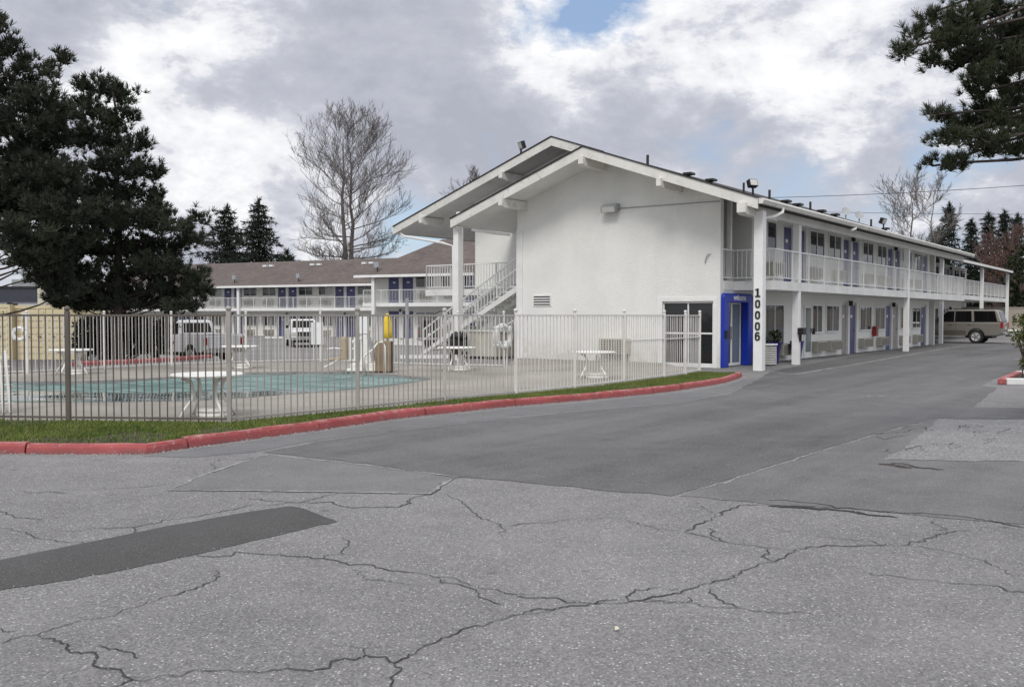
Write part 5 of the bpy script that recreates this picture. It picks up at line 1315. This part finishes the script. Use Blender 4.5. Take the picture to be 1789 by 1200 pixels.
def bare_tree(label, base, h, crown_r, trunk_r, levels=4, seed=1, matn='bark_grey', first=.3, spread=.7, twig=.016, ntop=20, forks=2, zc=.62, rz=.38):
    """trunk with limbs that reach an ellipsoidal crown outline (centre zc*h, half height rz*h), then forking twigs"""
    rnd = random.Random(seed); t = thing('bare_tree', label, 'tree', base); tm = MB(); lm = MB()
    def reach(o, d):
        ox, oy, oz = o.x / crown_r, o.y / crown_r, (o.z - zc * h) / (rz * h); dx, dy, dz_ = d.x / crown_r, d.y / crown_r, d.z / (rz * h)
        A = dx * dx + dy * dy + dz_ * dz_; B_ = ox * dx + oy * dy + oz * dz_; C_ = ox * ox + oy * oy + oz * oz - 1; q = B_ * B_ - A * C_
        return (-B_ + math.sqrt(q)) / A if q > 0 and (-B_ + math.sqrt(q)) > 0 else crown_r * .3
    def grow(p, d, L, r, lev, rise=.09):
        seg = 5 if lev == 1 else (3 if lev < levels else 2); pts = [p]; rr = [r]; q = p.copy(); dd = d.copy()
        for i in range(seg):
            dd = (dd + Vector((rnd.gauss(0, .13), rnd.gauss(0, .13), rnd.gauss(rise, .08)))).normalized(); q = q + dd * (L / seg); pts.append(q.copy()); rr.append(r * (1 - .65 * (i + 1) / seg))
        lm.tube(pts, [max(twig * .55, a) for a in rr], 5 if lev < 2 else 3, False)
        if lev >= levels: return
        n = rnd.randint(7, 10) if lev == 1 else rnd.randint(4, 6)
        for i in range(n):
            u_ = .22 + .78 * (i + rnd.random() * .8) / n; s_ = u_ * seg; k = min(int(s_), seg - 1); o = pts[k].lerp(pts[k + 1], s_ - k)
            ax = Vector((rnd.gauss(0, 1), rnd.gauss(0, 1), rnd.gauss(.25, .6))).normalized(); nd = (dd + ax * spread).normalized()
            grow(o, nd, min(L * rnd.uniform(.35, .55), reach(o, nd) * 1.15 + .3), max(twig, rr[k] * .5), lev + 1)
    for f in range(forks):
        off = (f - (forks - 1) / 2) * trunk_r * 1.9; pts = []; rr = []; n = 10; hh = h * (.86 if f == 0 else .8)
        for i in range(n + 1): pts.append(Vector((off * (1 + .15 * i / n) + rnd.gauss(0, .14) * (i > 0), rnd.gauss(0, .14) * (i > 0), hh * i / n))); rr.append(trunk_r * (1 - .9 * i / n))
        tm.tube(pts, rr, 8, False)
        for i in range(ntop):
            u_ = first + (1 - first) * (i + rnd.random() * .6) / ntop; s_ = u_ * n; k = min(int(s_), n - 1); o = pts[k].lerp(pts[k + 1], s_ - k)
            a = rnd.uniform(0, 6.283); up = -.22 + 2.0 * max(0, u_ - first * .7) ** 1.35; nd = Vector((math.cos(a), math.sin(a), up)).normalized()
            grow(o, nd, reach(o, nd) * rnd.uniform(.78, 1.0), max(.03, rr[k] * .3), 1, .02 + .08 * u_)
    tm.build('trunk', matn, t); lm.build('branches', matn, t); return t
x, y, z = at(606, 186, 112)
bare_tree('big bare twin stemmed tree rising behind the rear motel roof', (x, y, -.4), z + .4, 7.8, .44, 4, 5, first=.30, twig=.017, ntop=26, zc=.585, rz=.415)
x, y, z = at(840, 285, 95); bare_tree('small bare tree peeking over the left roof slope', (x, y, -.4), z, 4.0, .2, 4, 9, first=.35, twig=.013, forks=1, ntop=16)
x, y, z = at(1592, 292, 95); bare_tree('bare forked tree left of the firs behind the far wing', (x, y, 0), z, 4.4, .22, 4, 12, first=.35, twig=.014, forks=1, ntop=14)
x, y, z = at(1628, 300, 97); bare_tree('second bare tree touching the tallest fir behind the far wing', (x, y, 0), z, 3.6, .2, 4, 21, first=.35, twig=.014, forks=1, ntop=12)
x, y, z = at(1768, 405, 88); bare_tree('reddish brown bare thicket tree above the dark hedge', (x, y, .3), z, 3.6, .1, 4, 33, 'twig_red', first=.12, twig=.016, forks=2, ntop=14, zc=.55, rz=.46)
def bush(name, label, base, blobs, leafmat, leaf, dens=1., cat='bush', stem=.05):
    t = thing(name, label, cat, base); B = Vector(base); C = []; D = []; lm = MB()
    for x, y, z, rx, ry, rz in blobs:
        c = Vector((x, y, z)) - B; limb_tube(lm, (random.gauss(0, .05), random.gauss(0, .05), 0), c, stem, .012, .1)
        n = int(dens * 14 * (rx * ry * rz) ** (2 / 3) / leaf ** 2 * .35) + 6
        for _ in range(n):
            g = Vector([random.gauss(0, 1) for _ in range(3)]).normalized(); rr = random.uniform(.45, 1.05); C.append(c + Vector((g.x * rx * rr, g.y * ry * rr, g.z * rz * rr))); D.append(g)
    lm.build('branches', 'bark_dark', t)
    N = len(C); V, Fq = tufts([tuple(c) for c in C], [tuple(d) for d in D], leaf * .6, leaf * 1.2, 5, leaf * .45, .8); fast_mesh('foliage', V, Fq, leafmat, t, 4); return t
Y = 80
bl = [(px, py, rx, ry) for px, py, rx, ry in ((1772, 470, 16, 22), (1785, 500, 18, 34), (1768, 515, 14, 24), (1800, 450, 30, 34), (1815, 500, 30, 36), (1840, 470, 30, 40), (1780, 540, 20, 18), (1870, 480, 40, 50), (1910, 500, 40, 40))]
x, y, z = at(1800, 575, Y)
bush('evergreen_tree', 'dense dark green evergreen at the right edge above the tan wall', (x, y, .4), clus(bl, Y, 1.), 'hedge_leaf', .32, 1.3, 'tree', .12)
Y = 84; x, y, z = at(1745, 560, Y)
bush('thicket', 'reddish brown leafless thicket left of the dark evergreen', (x, y, .4), clus([(1745, 452, 18, 10), (1725, 460, 14, 9), (1768, 444, 16, 10), (1735, 475, 20, 14), (1755, 468, 18, 12)], Y, 1.), 'red_twigs', .18, .5, 'bush', .08)
Y = 22.3; x, y, z = at(1788, 658, Y)
bush('young_tree', 'small yellow green leafy tree in the white kerbed planter, right edge', (x + .1, y, .05), clus([(1786, 560, 16, 14), (1778, 585, 14, 10), (1790, 600, 18, 10), (1775, 590, 10, 6), (1800, 570, 22, 22), (1815, 545, 20, 20), (1788, 635, 6, 9), (1822, 590, 24, 24)], Y, .25), 'shrub_leaf', .07, .9, 'tree', .022)
Y = 37.5; x, y, z = at(215, 600, Y)
bush('shrub', 'dark scrubby undergrowth below the pines behind the red kerb', (x, y, terrain(x, y)), clus([(160, 575, 24, 16), (195, 582, 30, 16), (235, 575, 28, 18), (265, 585, 26, 14), (180, 602, 30, 12), (225, 604, 34, 12), (270, 602, 24, 10), (205, 562, 40, 12), (150, 600, 20, 12), (290, 570, 16, 14)], Y, .5, 1.25), 'pine_needles', .16, 3.2, 'shrub', .05)
# far treeline closing the horizon
def treeline():
    C = []; D = []
    for x in np.arange(-260, 330, 1.6):
        for k in range(3):
            yy = 210 + random.uniform(-8, 8); hh = 3.5 + 2.0 * math.sin(x * .05) + 1.5 * math.sin(x * .17 + 1); C.append((x + random.gauss(0, .8), yy, random.uniform(.5, max(1, hh)))); D.append((random.gauss(0, 1), -.4, .8))
    V, Fq = tufts(C, D, 1.4, 3.0, 14, .55, .9); o = fast_mesh('distant_woods', V, Fq, 'fir_needles', None, 4); o['kind'] = 'stuff'
treeline()
# overhead cables and their pole (out of frame, right)
px_, py_, pz_ = at(1990, 300, 70); up_ = thing('utility_pole', 'wooden pole with crossarm outside the right edge carrying overhead cables', 'pole', (px_, py_, 0))
MB().tube([(0, 0, -.5), (0, 0, 13.5)], [.17, .11], 10).build('pole', 'bark_grey', up_); MB().box(-1.2, 1.2, -.06, .06, 12.6, 12.75).build('crossarm', 'bark_grey', up_)
def cable(p, q, sag, label, r=.022):
    p = Vector(p); q = Vector(q); pts = [p.lerp(q, i / 16) - Vector((0, 0, sag * 4 * (i / 16) * (1 - i / 16))) for i in range(17)]
    tag(MB().tube(pts, r, 5).build('power_cable', 'wire'), label, 'cable', 'overhead cables at the right')
cable(at(1330, 346, 75), at(1990, 308, 70), .25, 'upper overhead cable crossing the sky above the firs')
cable(at(1400, 370, 85), at(1990, 374, 78), .1, 'lower overhead cable crossing in front of the fir tops', .018)
x, y = gp(158, 791)
wv = []; wf = []
for k in range(60):
    a = random.uniform(0, 6.28); r_ = random.uniform(.02, .14); h = random.uniform(.02, .10); i = len(wv); c_ = (random.gauss(0, .06), random.gauss(0, .02)); wv += [(c_[0], c_[1], 0), (c_[0] + .012, c_[1], .01), (c_[0] + r_ * math.cos(a), c_[1] - abs(r_ * math.sin(a)) * .6, h)]; wf.append((i, i + 1, i + 2))
wo = fast_mesh('weed', wv, wf, 'dry_grass'); wo.location = (x, y - .02, .01); tag(wo, 'dry straggly weed growing at the foot of the red kerb, left', 'weed')
# litter
x, y = gp(1078, 1103)
m = MB(); m.add([(x - .012, y - .01, .012), (x + .012, y - .012, .02), (x + .014, y + .01, .013), (x - .01, y + .014, .024), (x, y, .03)], [(0, 1, 4), (1, 2, 4), (2, 3, 4), (3, 0, 4), (3, 2, 1, 0)])
tag(m.build('litter', 'warehouse_cream'), 'tiny cream scrap of litter on the cracked asphalt, bottom centre', 'litter')

# ------------------------------------------------------------------ sky, sun, camera
wd = bpy.data.worlds.new('World'); scene.world = wd; wd.use_nodes = True; nt = wd.node_tree
for n in list(nt.nodes): nt.nodes.remove(n)
b = NB(nt)
SUN_EL, SUN_AZ = R(48), R(195)     # azimuth clockwise from +Y
sky = b.n('ShaderNodeTexSky'); sky.sky_type = 'NISHITA'; sky.sun_disc = False; sky.sun_elevation = SUN_EL; sky.sun_rotation = SUN_AZ
tc = b.n('ShaderNodeTexCoord'); D3 = tc.outputs['Generated']
sep = b.n('ShaderNodeSeparateXYZ'); b.l(D3, sep.inputs[0]); dz = sep.outputs[2]
mp = b.n('ShaderNodeMapping'); mp.inputs['Location'].default_value = (3.1, 1.7, .4); mp.inputs['Scale'].default_value = (1, 1, 1.7); b.l(D3, mp.inputs[0]); PV = mp.outputs[0]
n1 = b.noise(PV, 3.2, 10, .58, .15); n2 = b.noise(PV, 8.5, 10, .62, .2); n3 = b.noise(PV, 26.0, 8, .65, .15)
den = b.math('ADD', b.math('ADD', b.math('MULTIPLY', n1, .42), b.math('MULTIPLY', n2, .40)), b.math('MULTIPLY', n3, .18))
def blob(px, py, rad):
    d = Vector(ray(px, py)).normalized(); v = b.n('ShaderNodeVectorMath', operation='DOT_PRODUCT'); b.l(D3, v.inputs[0]); v.inputs[1].default_value = d
    c = math.cos(rad / F); return b.math('POWER', b.mr(v.outputs['Value'], c, 1.0, 0, 1), 1.0)
def total(lst):
    acc = None
    for px, py, rad, k in lst:
        q = b.math('MULTIPLY', blob(px, py, rad), k); acc = q if acc is None else b.math('ADD', acc, q)
    return acc
shade = total([(330, 10, 150, .30), (220, 110, 130, .22), (1010, 90, 150, .26), (930, 100, 110, .15), (370, 300, 120, .22), (1470, 150, 150, .25), (1320, 20, 170, .18), (1560, 300, 160, .22), (560, 420, 200, .18), (1190, 180, 120, .12), (760, 150, 260, -.14),
               (620, 60, 220, -.18), (130, 30, 140, -.12), (1560, 230, 130, -.16), (1180, 130, 100, -.08), (480, 200, 160, -.10), (880, 260, 140, -.10), (1000, 200, 160, -.10)])
clear = total([(985, 30, 95, .27), (1060, 10, 85, .24), (1270, 300, 110, .09), (1400, 315, 90, .12), (740, 410, 110, .26), (1690, 220, 110, .2), (880, 40, 60, .15), (1120, 5, 80, .18), (1600, 400, 120, .12)])
ls = b.math('ADD', b.mr(den, .38, .62, .20, .78), b.math('MULTIPLY', shade, b.mr(n2, .3, .7, .5, 1.0)))
cloud = b.ramp(ls, [(.22, (.42, .44, .51)), (.44, (.51, .53, .60)), (.55, (.63, .65, .71)), (.62, (.80, .81, .85)), (.80, (.98, .98, .98))])
blue = b.mix(.45, b.mix(1.0, sky.outputs[0], (.11, .11, .11), 'MULTIPLY'), (.40, .54, .80))
hz = b.mr(dz, .0, .16, 1, 0)
blue = b.mix(b.math('MULTIPLY', hz, .6), blue, (.62, .76, .88))
cm = b.mr(b.math('SUBTRACT', b.math('ADD', den, 0.0), b.math('MULTIPLY', clear, b.mr(n2, .35, .65, 1.1, .35))), .20, .42, 0, 1)
col = b.mix(cm, blue, cloud)
# overcast skies are brighter overhead than at the horizon
lift = b.mr(dz, .30, .90, 1.0, 1.75)
col = b.mix(1.0, col, lift, 'MULTIPLY')
bg = b.n('ShaderNodeBackground'); b.l(col, bg.inputs[0]); bg.inputs[1].default_value = 1.06
out = b.n('ShaderNodeOutputWorld'); b.l(bg.outputs[0], out.inputs[0])
sd = bpy.data.lights.new('sun', 'SUN'); sd.energy = 1.75; sd.angle = R(20); sd.color = (1, .965, .91)
so = bpy.data.objects.new('sun', sd); COL.objects.link(so)
dirv = Vector((math.sin(SUN_AZ) * math.cos(SUN_EL), math.cos(SUN_AZ) * math.cos(SUN_EL), math.sin(SUN_EL)))
so.rotation_euler = dirv.to_track_quat('Z', 'Y').to_euler()
cam = bpy.data.cameras.new('camera'); cam.sensor_width = 36; cam.lens = 36 * F / PW; cam.clip_start = .1; cam.clip_end = 4000
co = bpy.data.objects.new('camera', cam); COL.objects.link(co); co.location = (0, 0, EYE); co.rotation_euler = (R(90) - PITCH, 0, 0); scene.camera = co
scene.view_settings.view_transform = 'Standard'; scene.view_settings.look = 'None'; scene.view_settings.exposure = 0
